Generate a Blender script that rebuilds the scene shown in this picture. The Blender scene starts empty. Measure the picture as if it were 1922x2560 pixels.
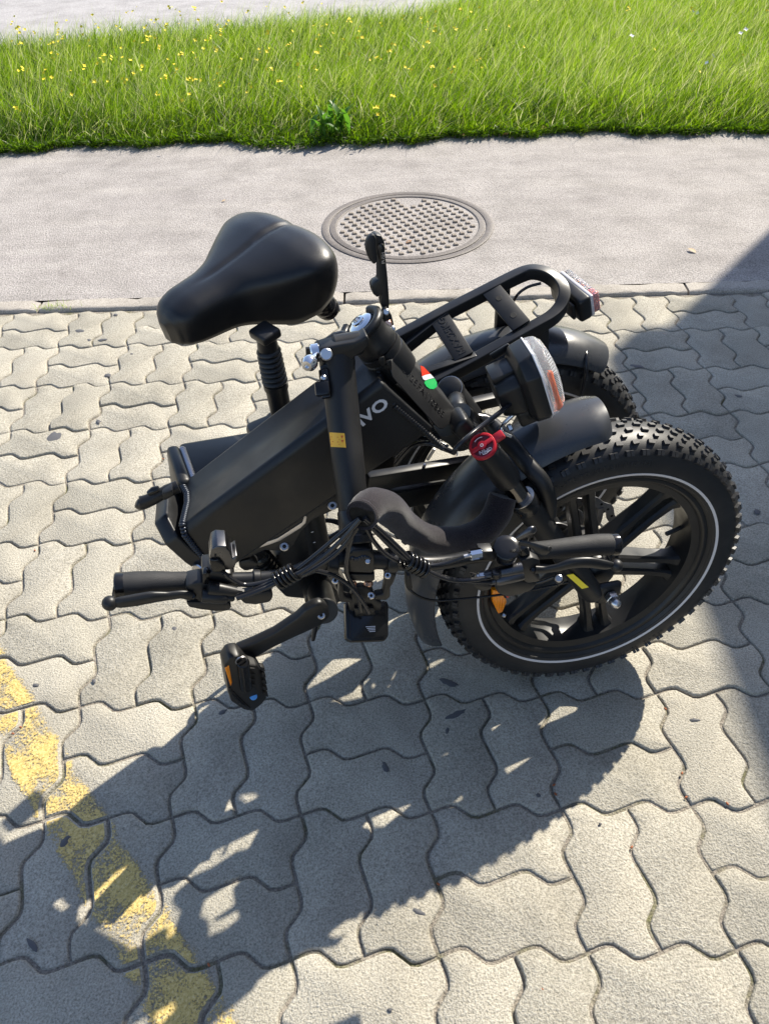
import bpy, bmesh, math, random
import numpy as np
from mathutils import Vector, Matrix

sc = bpy.context.scene
random.seed(7); rng = np.random.default_rng(7)

# ------------------------------------------------------------------ camera
W, H, FPX = 1922, 2560, 1887.9
CAM = np.array([0.6190, -2.1649, 1.2805])
_y, _p, _r = -0.011716, 0.760617, -0.033702
_f = np.array([math.sin(_y)*math.cos(_p), math.cos(_y)*math.cos(_p), -math.sin(_p)])
_rt = np.array([math.cos(_y), -math.sin(_y), 0.0]); _u = np.cross(_rt, _f)
RGT = math.cos(_r)*_rt + math.sin(_r)*_u
UPV = -math.sin(_r)*_rt + math.cos(_r)*_u
FWD = _f
cd = bpy.data.cameras.new('camera'); cam = bpy.data.objects.new('camera', cd); sc.collection.objects.link(cam)
cd.sensor_fit = 'VERTICAL'; cd.sensor_height = 36.0; cd.lens = FPX/H*36.0
cd.clip_start = 0.02; cd.clip_end = 500
M = Matrix.Identity(4)
for i in range(3):
    M[i][0] = RGT[i]; M[i][1] = UPV[i]; M[i][2] = -FWD[i]; M[i][3] = CAM[i]
cam.matrix_world = M
sc.camera = cam

# ------------------------------------------------------------------ sky, sun, exposure
SUN_AZ, SUN_EL = math.radians(40.5), math.radians(42.0)
wd = bpy.data.worlds.new('World'); sc.world = wd; wd.use_nodes = True
nt = wd.node_tree; nt.nodes.clear()
sky = nt.nodes.new('ShaderNodeTexSky'); sky.sky_type = 'NISHITA'; sky.sun_disc = False
sky.ozone_density = 1.6; sky.dust_density = 0.6; sky.sun_elevation = SUN_EL; sky.sun_rotation = SUN_AZ
bg = nt.nodes.new('ShaderNodeBackground'); bg.inputs[1].default_value = 0.12
wo = nt.nodes.new('ShaderNodeOutputWorld')
tn = nt.nodes.new('ShaderNodeMix'); tn.data_type = 'RGBA'; tn.blend_type = 'MULTIPLY'; tn.inputs[0].default_value = 1.0
tn.inputs[7].default_value = (1.07, 0.99, 0.97, 1.0)                 # the camera's white balance
nt.links.new(sky.outputs[0], tn.inputs[6]); nt.links.new(tn.outputs[2], bg.inputs[0]); nt.links.new(bg.outputs[0], wo.inputs[0])
sl = bpy.data.lights.new('sun', 'SUN'); sl.energy = 5.0; sl.angle = math.radians(0.53); sl.color = (1.0, 0.93, 0.80)
sun = bpy.data.objects.new('sun', sl); sc.collection.objects.link(sun)
ld = Vector((-math.sin(SUN_AZ)*math.cos(SUN_EL), -math.cos(SUN_AZ)*math.cos(SUN_EL), -math.sin(SUN_EL)))
sun.rotation_euler = ld.to_track_quat('-Z', 'Y').to_euler(); sun.location = (3, 4, 8)
sc.view_settings.view_transform = 'Standard'; sc.view_settings.look = 'None'
sc.view_settings.exposure = 0.95; sc.view_settings.gamma = 1.0; sc.view_settings.use_curve_mapping = False
sc.cycles.max_bounces = 8; sc.cycles.transparent_max_bounces = 12

# ------------------------------------------------------------------ helpers
def V(p): return np.array(p, float)
def unit(v): v = np.asarray(v, float); return v/np.linalg.norm(v)
def at(px, py, n, o):
    d = RGT*((px-W/2)/FPX) - UPV*((py-H/2)/FPX) + FWD
    return CAM + d*(((np.asarray(o)-CAM)@n)/(d@n))
def ground(px, py, z=0.0): return at(px, py, V((0, 0, 1)), V((0, 0, z)))
def axes(th, ph):
    th, ph = math.radians(th), math.radians(ph)
    n = V((math.cos(ph)*math.sin(th), -math.cos(ph)*math.cos(th), math.sin(ph))); a = V((math.cos(th), math.sin(th), 0))
    return a, np.cross(n, a), n
FA, FB, FN = axes(12.1, 4.1); FC = V((0.966, -1.25, 0.282))      # front half of the bicycle: wheel plane
QA, QB, QN = axes(22.0, -2.0); QC = V((0.868, -1.06, 0.282))     # rear half, folded behind it
WA, WB, WN = axes(8.0, -2.0); WC = V((0.852, -0.982, 0.282))      # rear wheel and its mudguard
BO = 0.202                                                       # handlebar plane, in front of the front wheel plane
def F(x, y, o=0.0): return at(x, y, FN, FC + FN*o)
def Q(x, y, o=0.0): return at(x, y, QN, QC + QN*o)
def B(x, y, o=0.0): return F(x, y, BO+o)
def R(x, y, o=0.0): return at(x, y, WN, WC + WN*o)

ORG = {}
def link(o, parent=None, origin=None):
    sc.collection.objects.link(o)
    origin = V(origin) if origin is not None else V((0, 0, 0))
    ORG[o.name] = origin
    if parent is not None:
        o.parent = parent; o.location = Vector(origin - ORG[parent.name])
    else:
        o.location = Vector(origin)
    return o
def mesh(name, vs, fs, mat, parent=None, smooth=40, origin=None, label=None):
    vs = np.asarray(vs, float)
    if origin is None: origin = (vs.min(0)+vs.max(0))/2
    me = bpy.data.meshes.new(name); me.from_pydata((vs-origin).tolist(), [], [list(f) for f in fs]); me.validate(); me.update()
    bm = bmesh.new(); bm.from_mesh(me); bmesh.ops.recalc_face_normals(bm, faces=bm.faces); bm.to_mesh(me); bm.free()
    return finish(name, me, mat, parent, smooth, origin, label)
def finish(name, me, mat, parent, smooth, origin, label=None):
    if smooth:
        me.polygons.foreach_set('use_smooth', [True]*len(me.polygons))
        if smooth < 180: me.set_sharp_from_angle(angle=math.radians(smooth))
    if mat: me.materials.append(mat)
    o = bpy.data.objects.new(name, me); link(o, parent, origin)
    if label: o['label'] = label
    return o
def bevelled(name, vs, fs, mat, parent=None, bev=0.002, seg=2, smooth=35, label=None):
    vs = np.asarray(vs, float); origin = (vs.min(0)+vs.max(0))/2
    bm = bmesh.new(); bv = [bm.verts.new(v-origin) for v in vs]
    for f in fs: bm.faces.new([bv[i] for i in f])
    bmesh.ops.recalc_face_normals(bm, faces=bm.faces)
    if bev > 0:
        es = [e for e in bm.edges if len(e.link_faces) == 2 and e.calc_face_angle(0) > math.radians(20)]
        bmesh.ops.bevel(bm, geom=es, offset=bev, segments=seg, profile=0.5, affect='EDGES', clamp_overlap=True)
    me = bpy.data.meshes.new(name); bm.to_mesh(me); bm.free()
    return finish(name, me, mat, parent, smooth, origin, label)
BOXF = [(0,1,2,3),(7,6,5,4),(0,4,5,1),(1,5,6,2),(2,6,7,3),(3,7,4,0)]
def blk(name, c, ax, size, mat, parent=None, bev=0.002, seg=2, label=None):
    x, y, z = [unit(ax[i])*size[i]/2 for i in range(3)]; c = V(c)
    vs = [c-x-y-z, c+x-y-z, c+x+y-z, c-x+y-z, c-x-y+z, c+x-y+z, c+x+y+z, c-x+y+z]
    return bevelled(name, vs, BOXF, mat, parent, bev, seg, label=label)
def prism(name, poly, d, mat, parent=None, bev=0.002, seg=2, label=None):
    n = len(poly); poly = [V(p) for p in poly]; vs = poly + [p+V(d) for p in poly]
    fs = [tuple(range(n)), tuple(range(2*n-1, n-1, -1))] + [(i, (i+1) % n, n+(i+1) % n, n+i) for i in range(n)]
    return bevelled(name, vs, fs, mat, parent, bev, seg, label=label)
def fpoly(name, pts, o, depth, mat, parent=None, bev=0.002, pl=F, seg=2, label=None):
    n = QN if pl is Q else WN if pl is R else FN
    return prism(name, [pl(x, y, o) for x, y in pts], -n*depth, mat, parent, bev, seg, label)
def beam(name, p, q, w, h, side, mat, parent=None, bev=0.002, label=None):
    p, q = V(p), V(q); t = unit(q-p); s = unit(V(side)-t*(V(side)@t)); u = np.cross(t, s)
    return blk(name, (p+q)/2, (t, s, u), (np.linalg.norm(q-p), w, h), mat, parent, bev, label=label)
def crom(pts, sub=6, closed=False):
    P = [V(p) for p in pts]; n = len(P); out = []
    rngi = range(n) if closed else range(n-1)
    for i in rngi:
        g = (lambda k: P[k % n]) if closed else (lambda k: P[min(max(k, 0), n-1)])
        a, b, c, d = g(i-1), g(i), g(i+1), g(i+2)
        for k in range(sub):
            t = k/sub
            out.append(0.5*((2*b)+(c-a)*t+(2*a-5*b+4*c-d)*t*t+(3*b-a-3*c+d)*t**3))
    if not closed: out.append(P[-1])
    return out
def tubev(pts, rad, n=10, closed=False, up=None, flat=1.0, cap=True, sq=False):
    P = np.array([V(p) for p in pts]); m = len(P); R = np.broadcast_to(np.asarray(rad, float), (m,)) if np.ndim(rad) < 2 else rad
    if closed: T = np.roll(P, -1, 0)-np.roll(P, 1, 0)
    else: T = np.gradient(P, axis=0)
    T /= np.linalg.norm(T, axis=1)[:, None]
    nrm = V(up) if up is not None else (V((0, 0, 1)) if abs(T[0][2]) < 0.9 else V((1, 0, 0)))
    vs = []; 
    ang = np.arange(n)*2*math.pi/n
    cs, sn = np.cos(ang), np.sin(ang)
    if sq:
        k = 0.16
        ang = ang + math.pi/n; cs, sn = np.cos(ang), np.sin(ang)
        cs = np.sign(cs)*np.abs(cs)**k; sn = np.sign(sn)*np.abs(sn)**k
    for i in range(m):
        base = V(up) if up is not None else nrm
        s = base-T[i]*(base@T[i]); s /= np.linalg.norm(s); nrm = s
        b = np.cross(T[i], s)
        for c_, s_ in zip(cs, sn): vs.append(P[i]+R[i]*(s*c_+b*s_*flat))
    fs = []
    for i in range(m if closed else m-1):
        j = (i+1) % m
        for k in range(n): fs.append((i*n+k, i*n+(k+1) % n, j*n+(k+1) % n, j*n+k))
    if cap and not closed:
        fs.append(tuple(range(n-1, -1, -1))); fs.append(tuple((m-1)*n+k for k in range(n)))
    return vs, fs
def tube(name, pts, rad, mat, parent=None, n=10, sub=0, closed=False, up=None, flat=1.0, smooth=50, sq=False, label=None):
    if sub: 
        if np.ndim(rad) == 1:
            rad = np.interp(np.linspace(0, 1, (len(pts)-1)*sub+1), np.linspace(0, 1, len(pts)), rad)
        pts = crom(pts, sub, closed)
    vs, fs = tubev(pts, rad, n, closed, up, flat, True, sq)
    return mesh(name, vs, fs, mat, parent, smooth, label=label)
def lathev(c, axis, prof, n=32, closed_prof=False, xdir=None):
    z = unit(axis); x = V(xdir) if xdir is not None else (V((1, 0, 0)) if abs(z[0]) < 0.9 else V((0, 1, 0)))
    x = unit(x-z*(x@z)); y = np.cross(z, x); c = V(c); vs = []
    for r, h in prof:
        for k in range(n):
            t = 2*math.pi*k/n; vs.append(c+z*h+r*(x*math.cos(t)+y*math.sin(t)))
    m = len(prof); fs = []
    for i in range(m if closed_prof else m-1):
        j = (i+1) % m
        for k in range(n): fs.append((i*n+k, i*n+(k+1) % n, j*n+(k+1) % n, j*n+k))
    if not closed_prof:
        fs.append(tuple(range(n-1, -1, -1))); fs.append(tuple((m-1)*n+k for k in range(n)))
    return vs, fs
def lathe(name, c, axis, prof, mat, parent=None, n=32, closed_prof=False, xdir=None, smooth=35, label=None):
    vs, fs = lathev(c, axis, prof, n, closed_prof, xdir)
    return mesh(name, vs, fs, mat, parent, smooth, label=label)
def cyl(name, p, q, r, mat, parent=None, n=24, bev=0.0015, r2=None, label=None):
    p, q = V(p), V(q); L = np.linalg.norm(q-p); r2 = r if r2 is None else r2; b = min(bev, r*0.4, r2*0.4, L*0.4)
    return lathe(name, p, q-p, [(r-b, 0), (r, b), (r2, L-b), (r2-b, L)], mat, parent, n, label=label)
def merge(parts):
    vs, fs = [], []
    for v, f in parts:
        k = len(vs); vs += list(v); fs += [tuple(i+k for i in ff) for ff in f]
    return vs, fs
def boxv(c, ax, size):
    x, y, z = [unit(ax[i])*size[i]/2 for i in range(3)]; c = V(c)
    return [c-x-y-z, c+x-y-z, c+x+y-z, c-x+y-z, c-x-y+z, c+x-y+z, c+x+y+z, c-x+y+z], BOXF
def textmesh(body, size=1.0, extrude=0.0, bold=0.0, spacing=1.0):
    cu = bpy.data.curves.new('lettering', 'FONT'); cu.body = body; cu.size = size; cu.extrude = extrude; cu.offset = bold
    cu.align_x = 'CENTER'; cu.align_y = 'CENTER'; cu.space_character = spacing; cu.resolution_u = 3
    o = bpy.data.objects.new('lettering', cu); sc.collection.objects.link(o)
    bpy.context.view_layer.update()
    me = bpy.data.meshes.new_from_object(o.evaluated_get(bpy.context.evaluated_depsgraph_get()))
    vs = np.array([v.co[:] for v in me.vertices]); fs = [tuple(p.vertices) for p in me.polygons]
    bpy.data.objects.remove(o); bpy.data.curves.remove(cu); bpy.data.meshes.remove(me)
    return vs, fs
def text(name, body, c, xd, yd, size, mat, parent=None, extrude=0.0003, bold=0.0, spacing=1.0, xs=1.0):
    vs, fs = textmesh(body, size, extrude, bold, spacing)
    x = unit(xd); y = unit(V(yd)-x*(V(yd)@x)); z = np.cross(x, y)
    P = V(c)+vs[:, :1]*x*xs+vs[:, 1:2]*y+vs[:, 2:3]*z
    return mesh(name, P, fs, mat, parent, 0)
def tag(o, label, cat=None, group=None, kind=None):
    if label: o['label'] = label
    if cat: o['category'] = cat
    if group: o['group'] = group
    if kind: o['kind'] = kind
    return o
def empty(name, loc):
    o = bpy.data.objects.new(name, None); o.empty_display_size = 0.1
    return link(o, None, loc)

# ------------------------------------------------------------------ materials
def base_mat(name):
    m = bpy.data.materials.new(name); m.use_nodes = True; return m, m.node_tree.nodes, m.node_tree.links, m.node_tree.nodes['Principled BSDF']
def node(nd, t, **kw):
    n = nd.new(t)
    for k, v in kw.items():
        if k in n.inputs: n.inputs[k].default_value = v
        else: setattr(n, k, v)
    return n
def ramp(nd, stops):
    r = nd.new('ShaderNodeValToRGB'); e = r.color_ramp.elements
    while len(e) < len(stops): e.new(0.5)
    for i, (p, c) in enumerate(stops): e[i].position = p; e[i].color = (*c, 1) if len(c) == 3 else c
    return r
def simple(name, col, rough=0.45, metal=0.0, bump=0.0, bscale=800.0, spec=0.5, rvar=0.08, coat=0.0, dust=0.0):
    if max(col) < 0.02: spec = 0.4
    m, nd, lk, bs = base_mat(name)
    bs.inputs['Base Color'].default_value = (*col, 1); bs.inputs['Roughness'].default_value = rough
    bs.inputs['Metallic'].default_value = metal; bs.inputs['Specular IOR Level'].default_value = spec
    if coat: bs.inputs['Coat Weight'].default_value = coat; bs.inputs['Coat Roughness'].default_value = 0.25
    geo = nd.new('ShaderNodeNewGeometry')
    if rvar:
        n1 = node(nd, 'ShaderNodeTexNoise', Scale=22.0, Detail=5.0); lk.new(geo.outputs['Position'], n1.inputs['Vector'])
        mp = node(nd, 'ShaderNodeMapRange'); mp.inputs[3].default_value = rough-rvar; mp.inputs[4].default_value = min(1, rough+rvar)
        mp.inputs[1].default_value = 0.3; mp.inputs[2].default_value = 0.7
        lk.new(n1.outputs[0], mp.inputs[0]); lk.new(mp.outputs[0], bs.inputs['Roughness'])
    if dust:
        n3 = node(nd, 'ShaderNodeTexNoise', Scale=9.0, Detail=6.0, Roughness=0.65); lk.new(geo.outputs['Position'], n3.inputs['Vector'])
        rp = ramp(nd, [(0.45, col), (0.75, tuple(c+(d-c)*dust for c, d in zip(col, (0.25, 0.23, 0.2))))])
        lk.new(n3.outputs[0], rp.inputs[0]); lk.new(rp.outputs[0], bs.inputs['Base Color'])
    if bump:
        n2 = node(nd, 'ShaderNodeTexNoise', Scale=bscale, Detail=2.0); lk.new(geo.outputs['Position'], n2.inputs['Vector'])
        bp = node(nd, 'ShaderNodeBump', Strength=bump, Distance=0.0006); lk.new(n2.outputs[0], bp.inputs['Height']); lk.new(bp.outputs[0], bs.inputs['Normal'])
    return m
MB = simple('satin_black_paint', (0.0085, 0.0088, 0.0095), 0.40, bump=0.05, bscale=1500, dust=0.03)
MBM = simple('matt_black_paint', (0.009, 0.009, 0.0095), 0.5, bump=0.12, bscale=1800)
MP = simple('black_plastic', (0.0105, 0.0105, 0.011), 0.42, bump=0.08, bscale=900)
MPG = simple('glossy_black_plastic', (0.006, 0.006, 0.0065), 0.2, rvar=0.05)
MR = simple('tyre_rubber', (0.015, 0.015, 0.0155), 0.50, bump=0.25, bscale=700, dust=0.08)
MK = simple('tread_rubber', (0.021, 0.021, 0.022), 0.48, bump=0.25, bscale=900, dust=0.12)
MG = simple('grip_rubber', (0.015, 0.015, 0.016), 0.62, bump=0.8, bscale=1500)
ML = simple('saddle_leatherette', (0.009, 0.009, 0.010), 0.37, bump=0.22, bscale=1300, rvar=0.05)
MF = simple('fender_plastic', (0.036, 0.038, 0.042), 0.30, bump=0.10, bscale=1200, rvar=0.06)
MS = simple('steel', (0.55, 0.55, 0.56), 0.28, 1.0)
MCH = simple('chrome', (0.75, 0.75, 0.76), 0.10, 1.0, rvar=0.04)
MAL = simple('brushed_aluminium', (0.50, 0.49, 0.50), 0.36, 1.0)
MDK = simple('dark_anodised_metal', (0.10, 0.10, 0.105), 0.33, 1.0)
MWELD = simple('weld_bead', (0.018, 0.024, 0.036), 0.30, 0.4)
MWB = simple('painted_weld', (0.012, 0.013, 0.015), 0.30)
MST = simple('stanchion', (0.16, 0.15, 0.14), 0.16, 1.0, rvar=0.04)
MRED = simple('red_anodised', (0.42, 0.012, 0.022), 0.32)
MREDP = simple('red_plastic', (0.55, 0.02, 0.015), 0.35)
MWH = simple('white_print', (0.74, 0.73, 0.74), 0.5)
MRS = simple('reflective_strip', (0.62, 0.60, 0.60), 0.45)
MYE = simple('yellow_label', (0.80, 0.42, 0.03), 0.42)
MYE2 = simple('lemon_label', (0.85, 0.70, 0.03), 0.4)
MBLK = simple('hole_shade', (0.003, 0.003, 0.003), 0.6)  # flat black standing in for the shade inside holes, sockets and openings
MORP = simple('orange_print', (0.55, 0.10, 0.01), 0.5)
MGR = simple('green_enamel', (0.02, 0.42, 0.10), 0.3)
MRD2 = simple('red_enamel', (0.62, 0.04, 0.015), 0.3)
MBLU = simple('blue_print', (0.10, 0.36, 0.80), 0.4)
MCAB = simple('cable_sheath', (0.016, 0.016, 0.018), 0.17, rvar=0.04)
MDISC = simple('rotor_steel', (0.30, 0.30, 0.31), 0.34, 1.0)
MCOP = simple('copper_bolt', (0.70, 0.42, 0.30), 0.25, 1.0)
def amber(name, col, scale=420.0, tr=0.35):
    m, nd, lk, bs = base_mat(name)
    bs.inputs['Base Color'].default_value = (*col, 1); bs.inputs['Roughness'].default_value = 0.16
    bs.inputs['Subsurface Weight'].default_value = tr; bs.inputs['Subsurface Radius'].default_value = (0.01, 0.004, 0.001)
    geo = nd.new('ShaderNodeNewGeometry'); w = node(nd, 'ShaderNodeTexWave', Scale=scale/6.28*1.0, Distortion=0.3)
    lk.new(geo.outputs['Position'], w.inputs[0]); bp = node(nd, 'ShaderNodeBump', Strength=0.6, Distance=0.001)
    lk.new(w.outputs[1], bp.inputs['Height']); lk.new(bp.outputs[0], bs.inputs['Normal'])
    return m
MAMB = amber('amber_reflector', (0.85, 0.26, 0.008))
MAMS = amber('amber_strip', (0.90, 0.20, 0.05))
MREDL = amber('red_lens', (0.72, 0.30, 0.28))
def clear(name, tint=(0.92, 0.93, 0.95)):
    m, nd, lk, bs = base_mat(name)
    bs.inputs['Base Color'].default_value = (*tint, 1); bs.inputs['Roughness'].default_value = 0.06
    bs.inputs['Transmission Weight'].default_value = 0.9; bs.inputs['IOR'].default_value = 1.35
    geo = nd.new('ShaderNodeNewGeometry'); w = node(nd, 'ShaderNodeTexWave', Scale=120.0, Distortion=0.0, bands_direction='Z')
    lk.new(geo.outputs['Position'], w.inputs[0]); bp = node(nd, 'ShaderNodeBump', Strength=0.5, Distance=0.001)
    lk.new(w.outputs[1], bp.inputs['Height']); lk.new(bp.outputs[0], bs.inputs['Normal'])
    return m
MCLR = clear('clear_lens')
def fabric():
    m, nd, lk, bs = base_mat('neoprene_fabric')
    bs.inputs['Roughness'].default_value = 0.95; bs.inputs['Specular IOR Level'].default_value = 0.15
    bs.inputs['Sheen Weight'].default_value = 0.2; bs.inputs['Sheen Roughness'].default_value = 0.5
    geo = nd.new('ShaderNodeNewGeometry'); n1 = node(nd, 'ShaderNodeTexNoise', Scale=900.0, Detail=3.0); lk.new(geo.outputs['Position'], n1.inputs['Vector'])
    rp = ramp(nd, [(0.35, (0.008, 0.007, 0.008)), (0.65, (0.036, 0.030, 0.034))]); lk.new(n1.outputs[0], rp.inputs[0]); lk.new(rp.outputs[0], bs.inputs['Base Color'])
    bp = node(nd, 'ShaderNodeBump', Strength=0.7, Distance=0.0006); lk.new(n1.outputs[0], bp.inputs['Height']); lk.new(bp.outputs[0], bs.inputs['Normal'])
    return m
MNEO = fabric()

# ================================================================== THE SETTING
def stone_mat(name, c0, c1, c2, scale, rough=0.9, bumpd=0.0012, bstr=0.7, objvar=0.0, big=0.0, moss=False, streak=False):
    m, nd, lk, bs = base_mat(name); bs.inputs['Roughness'].default_value = rough; bs.inputs['Specular IOR Level'].default_value = 0.25
    geo = nd.new('ShaderNodeNewGeometry'); P = geo.outputs['Position']
    def noise(s, d=4.0, r=0.6):
        n = node(nd, 'ShaderNodeTexNoise', Scale=s, Detail=d, Roughness=r); lk.new(P, n.inputs['Vector']); return n.outputs[0]
    fine = noise(scale, 3.0, 0.7)
    rp = ramp(nd, [(0.30, c0), (0.50, c1), (0.72, c2)]); lk.new(fine, rp.inputs[0]); col = rp.outputs[0]
    vo = node(nd, 'ShaderNodeTexVoronoi', Scale=scale*0.42); lk.new(P, vo.inputs['Vector'])
    pr = ramp(nd, [(0.0, (0.42, 0.42, 0.42)), (0.13, (1, 1, 1))]); 
    vsel = node(nd, 'ShaderNodeTexVoronoi', Scale=scale*0.42); lk.new(P, vsel.inputs['Vector'])
    # only some grains are dark pores, some are pale quartz
    sep = nd.new('ShaderNodeSeparateColor'); lk.new(vsel.outputs['Color'], sep.inputs[0])
    dark = node(nd, 'ShaderNodeMath', operation='LESS_THAN'); lk.new(sep.outputs[0], dark.inputs[0]); dark.inputs[1].default_value = 0.22
    lk.new(vo.outputs['Distance'], pr.inputs[0])
    mx = node(nd, 'ShaderNodeMix', data_type='RGBA', blend_type='MULTIPLY'); lk.new(dark.outputs[0], mx.inputs[0]); lk.new(col, mx.inputs[6]); lk.new(pr.outputs[0], mx.inputs[7]); col = mx.outputs[2]
    lig = node(nd, 'ShaderNodeMath', operation='GREATER_THAN'); lk.new(sep.outputs[1], lig.inputs[0]); lig.inputs[1].default_value = 0.93
    pl = ramp(nd, [(0.0, (1.5, 1.5, 1.48)), (0.22, (1, 1, 1))]); lk.new(vo.outputs['Distance'], pl.inputs[0])
    mx2 = node(nd, 'ShaderNodeMix', data_type='RGBA', blend_type='MULTIPLY'); lk.new(lig.outputs[0], mx2.inputs[0]); lk.new(col, mx2.inputs[6]); lk.new(pl.outputs[0], mx2.inputs[7]); col = mx2.outputs[2]
    # broad staining
    st = ramp(nd, [(0.30, (0.79, 0.78, 0.76)), (0.6, (1.03, 1.02, 1.0))]); lk.new(noise(5.5, 5.0, 0.6), st.inputs[0])
    mx3 = node(nd, 'ShaderNodeMix', data_type='RGBA', blend_type='MULTIPLY'); mx3.inputs[0].default_value = 1.0; lk.new(col, mx3.inputs[6]); lk.new(st.outputs[0], mx3.inputs[7]); col = mx3.outputs[2]
    if streak:
        mp_ = node(nd, 'ShaderNodeMapping'); mp_.inputs['Scale'].default_value = (0.5, 3.2, 1.0); lk.new(P, mp_.inputs['Vector'])
        sn = node(nd, 'ShaderNodeTexNoise', Scale=2.2, Detail=8.0, Roughness=0.72); lk.new(mp_.outputs[0], sn.inputs['Vector'])
        sr = ramp(nd, [(0.36, (0.90, 0.895, 0.90)), (0.52, (1.0, 1.0, 1.0)), (0.70, (1.10, 1.095, 1.08))]); lk.new(sn.outputs[0], sr.inputs[0])
        mx5 = node(nd, 'ShaderNodeMix', data_type='RGBA', blend_type='MULTIPLY'); mx5.inputs[0].default_value = 1.0; lk.new(col, mx5.inputs[6]); lk.new(sr.outputs[0], mx5.inputs[7]); col = mx5.outputs[2]
        cv = node(nd, 'ShaderNodeTexVoronoi', Scale=2.3, feature='DISTANCE_TO_EDGE'); cn = node(nd, 'ShaderNodeTexNoise', Scale=7.0, Detail=6.0)
        lk.new(P, cn.inputs['Vector']); va = node(nd, 'ShaderNodeVectorMath', operation='MULTIPLY_ADD'); lk.new(cn.outputs['Color'], va.inputs[0]); va.inputs[1].default_value = (0.35, 0.35, 0.35); lk.new(P, va.inputs[2]); lk.new(va.outputs[0], cv.inputs['Vector'])
        cr_ = ramp(nd, [(0.0, (0.62, 0.61, 0.60)), (0.006, (1, 1, 1))]); lk.new(cv.outputs['Distance'], cr_.inputs[0])
        cm = ramp(nd, [(0.52, (0, 0, 0)), (0.60, (1, 1, 1))]); lk.new(noise(1.7, 3.0), cm.inputs[0])
        mx6 = node(nd, 'ShaderNodeMix', data_type='RGBA', blend_type='MULTIPLY'); lk.new(cm.outputs[0], mx6.inputs[0]); lk.new(col, mx6.inputs[6]); lk.new(cr_.outputs[0], mx6.inputs[7]); col = mx6.outputs[2]
    if moss:
        mr = ramp(nd, [(0.50, (1, 1, 1)), (0.64, (0.55, 0.60, 0.38))]); lk.new(noise(9.0, 6.0, 0.7), mr.inputs[0])
        mx7 = node(nd, 'ShaderNodeMix', data_type='RGBA', blend_type='MULTIPLY'); mx7.inputs[0].default_value = 1.0; lk.new(col, mx7.inputs[6]); lk.new(mr.outputs[0], mx7.inputs[7]); col = mx7.outputs[2]
    if objvar:
        oi = nd.new('ShaderNodeObjectInfo'); ov = ramp(nd, [(0.0, (1-objvar, 1-objvar, 1-objvar*1.1)), (1.0, (1+objvar*0.5, 1+objvar*0.45, 1+objvar*0.4))]); lk.new(oi.outputs['Random'], ov.inputs[0])
        mx4 = node(nd, 'ShaderNodeMix', data_type='RGBA', blend_type='MULTIPLY'); mx4.inputs[0].default_value = 1.0; lk.new(col, mx4.inputs[6]); lk.new(ov.outputs[0], mx4.inputs[7]); col = mx4.outputs[2]
    lk.new(col, bs.inputs['Base Color'])
    ad = node(nd, 'ShaderNodeMath', operation='MULTIPLY_ADD'); lk.new(noise(scale*0.5, 2.0), ad.inputs[0]); ad.inputs[1].default_value = 0.8; lk.new(fine, ad.inputs[2])
    bp = node(nd, 'ShaderNodeBump', Strength=bstr, Distance=bumpd); lk.new(ad.outputs[0], bp.inputs['Height']); lk.new(bp.outputs[0], bs.inputs['Normal'])
    return m
MPAV = stone_mat('concrete_paver', (0.19, 0.178, 0.145), (0.372, 0.350, 0.297), (0.515, 0.488, 0.425), 300.0, objvar=0.10, bumpd=0.0024, bstr=0.8)
MKERB = stone_mat('kerb_concrete', (0.20, 0.185, 0.165), (0.38, 0.35, 0.315), (0.50, 0.47, 0.43), 260.0, objvar=0.06)
MASP = stone_mat('pale_asphalt', (0.145, 0.135, 0.129), (0.325, 0.304, 0.293), (0.475, 0.450, 0.435), 190.0, bumpd=0.004, bstr=0.8, streak=True)
MROAD = stone_mat('far_asphalt', (0.22, 0.21, 0.215), (0.33, 0.32, 0.325), (0.46, 0.45, 0.46), 120.0, bumpd=0.003)
MSAND = stone_mat('joint_sand', (0.13, 0.115, 0.095), (0.26, 0.235, 0.20), (0.42, 0.38, 0.33), 300.0, bumpd=0.003, bstr=1.0, moss=True)
MSOIL = stone_mat('soil', (0.035, 0.028, 0.019), (0.085, 0.068, 0.046), (0.15, 0.12, 0.085), 120.0, bumpd=0.006)
MIRON = stone_mat('cast_iron', (0.075, 0.066, 0.060), (0.150, 0.133, 0.122), (0.24, 0.215, 0.20), 260.0, rough=0.55, bumpd=0.0008)
MRUST = stone_mat('dusty_iron', (0.30, 0.255, 0.20), (0.50, 0.44, 0.365), (0.64, 0.57, 0.49), 240.0, rough=0.85, bumpd=0.001)
MTAR = simple('gum_stain', (0.075, 0.075, 0.08), 0.7, bump=0.4, bscale=300)

def sheet(name, x0, x1, y0, y1, z, mat, parent=None, th=0.0):
    return mesh(name, [(x0, y0, z), (x1, y0, z), (x1, y1, z), (x0, y1, z)], [(0, 1, 2, 3)], mat, parent, 0, origin=(0, 0, z))
g = sheet('ground', -120, 120, -120, 120, -0.06, MSOIL); tag(g, 'bare soil under the pavement and the verge', kind='structure')

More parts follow.
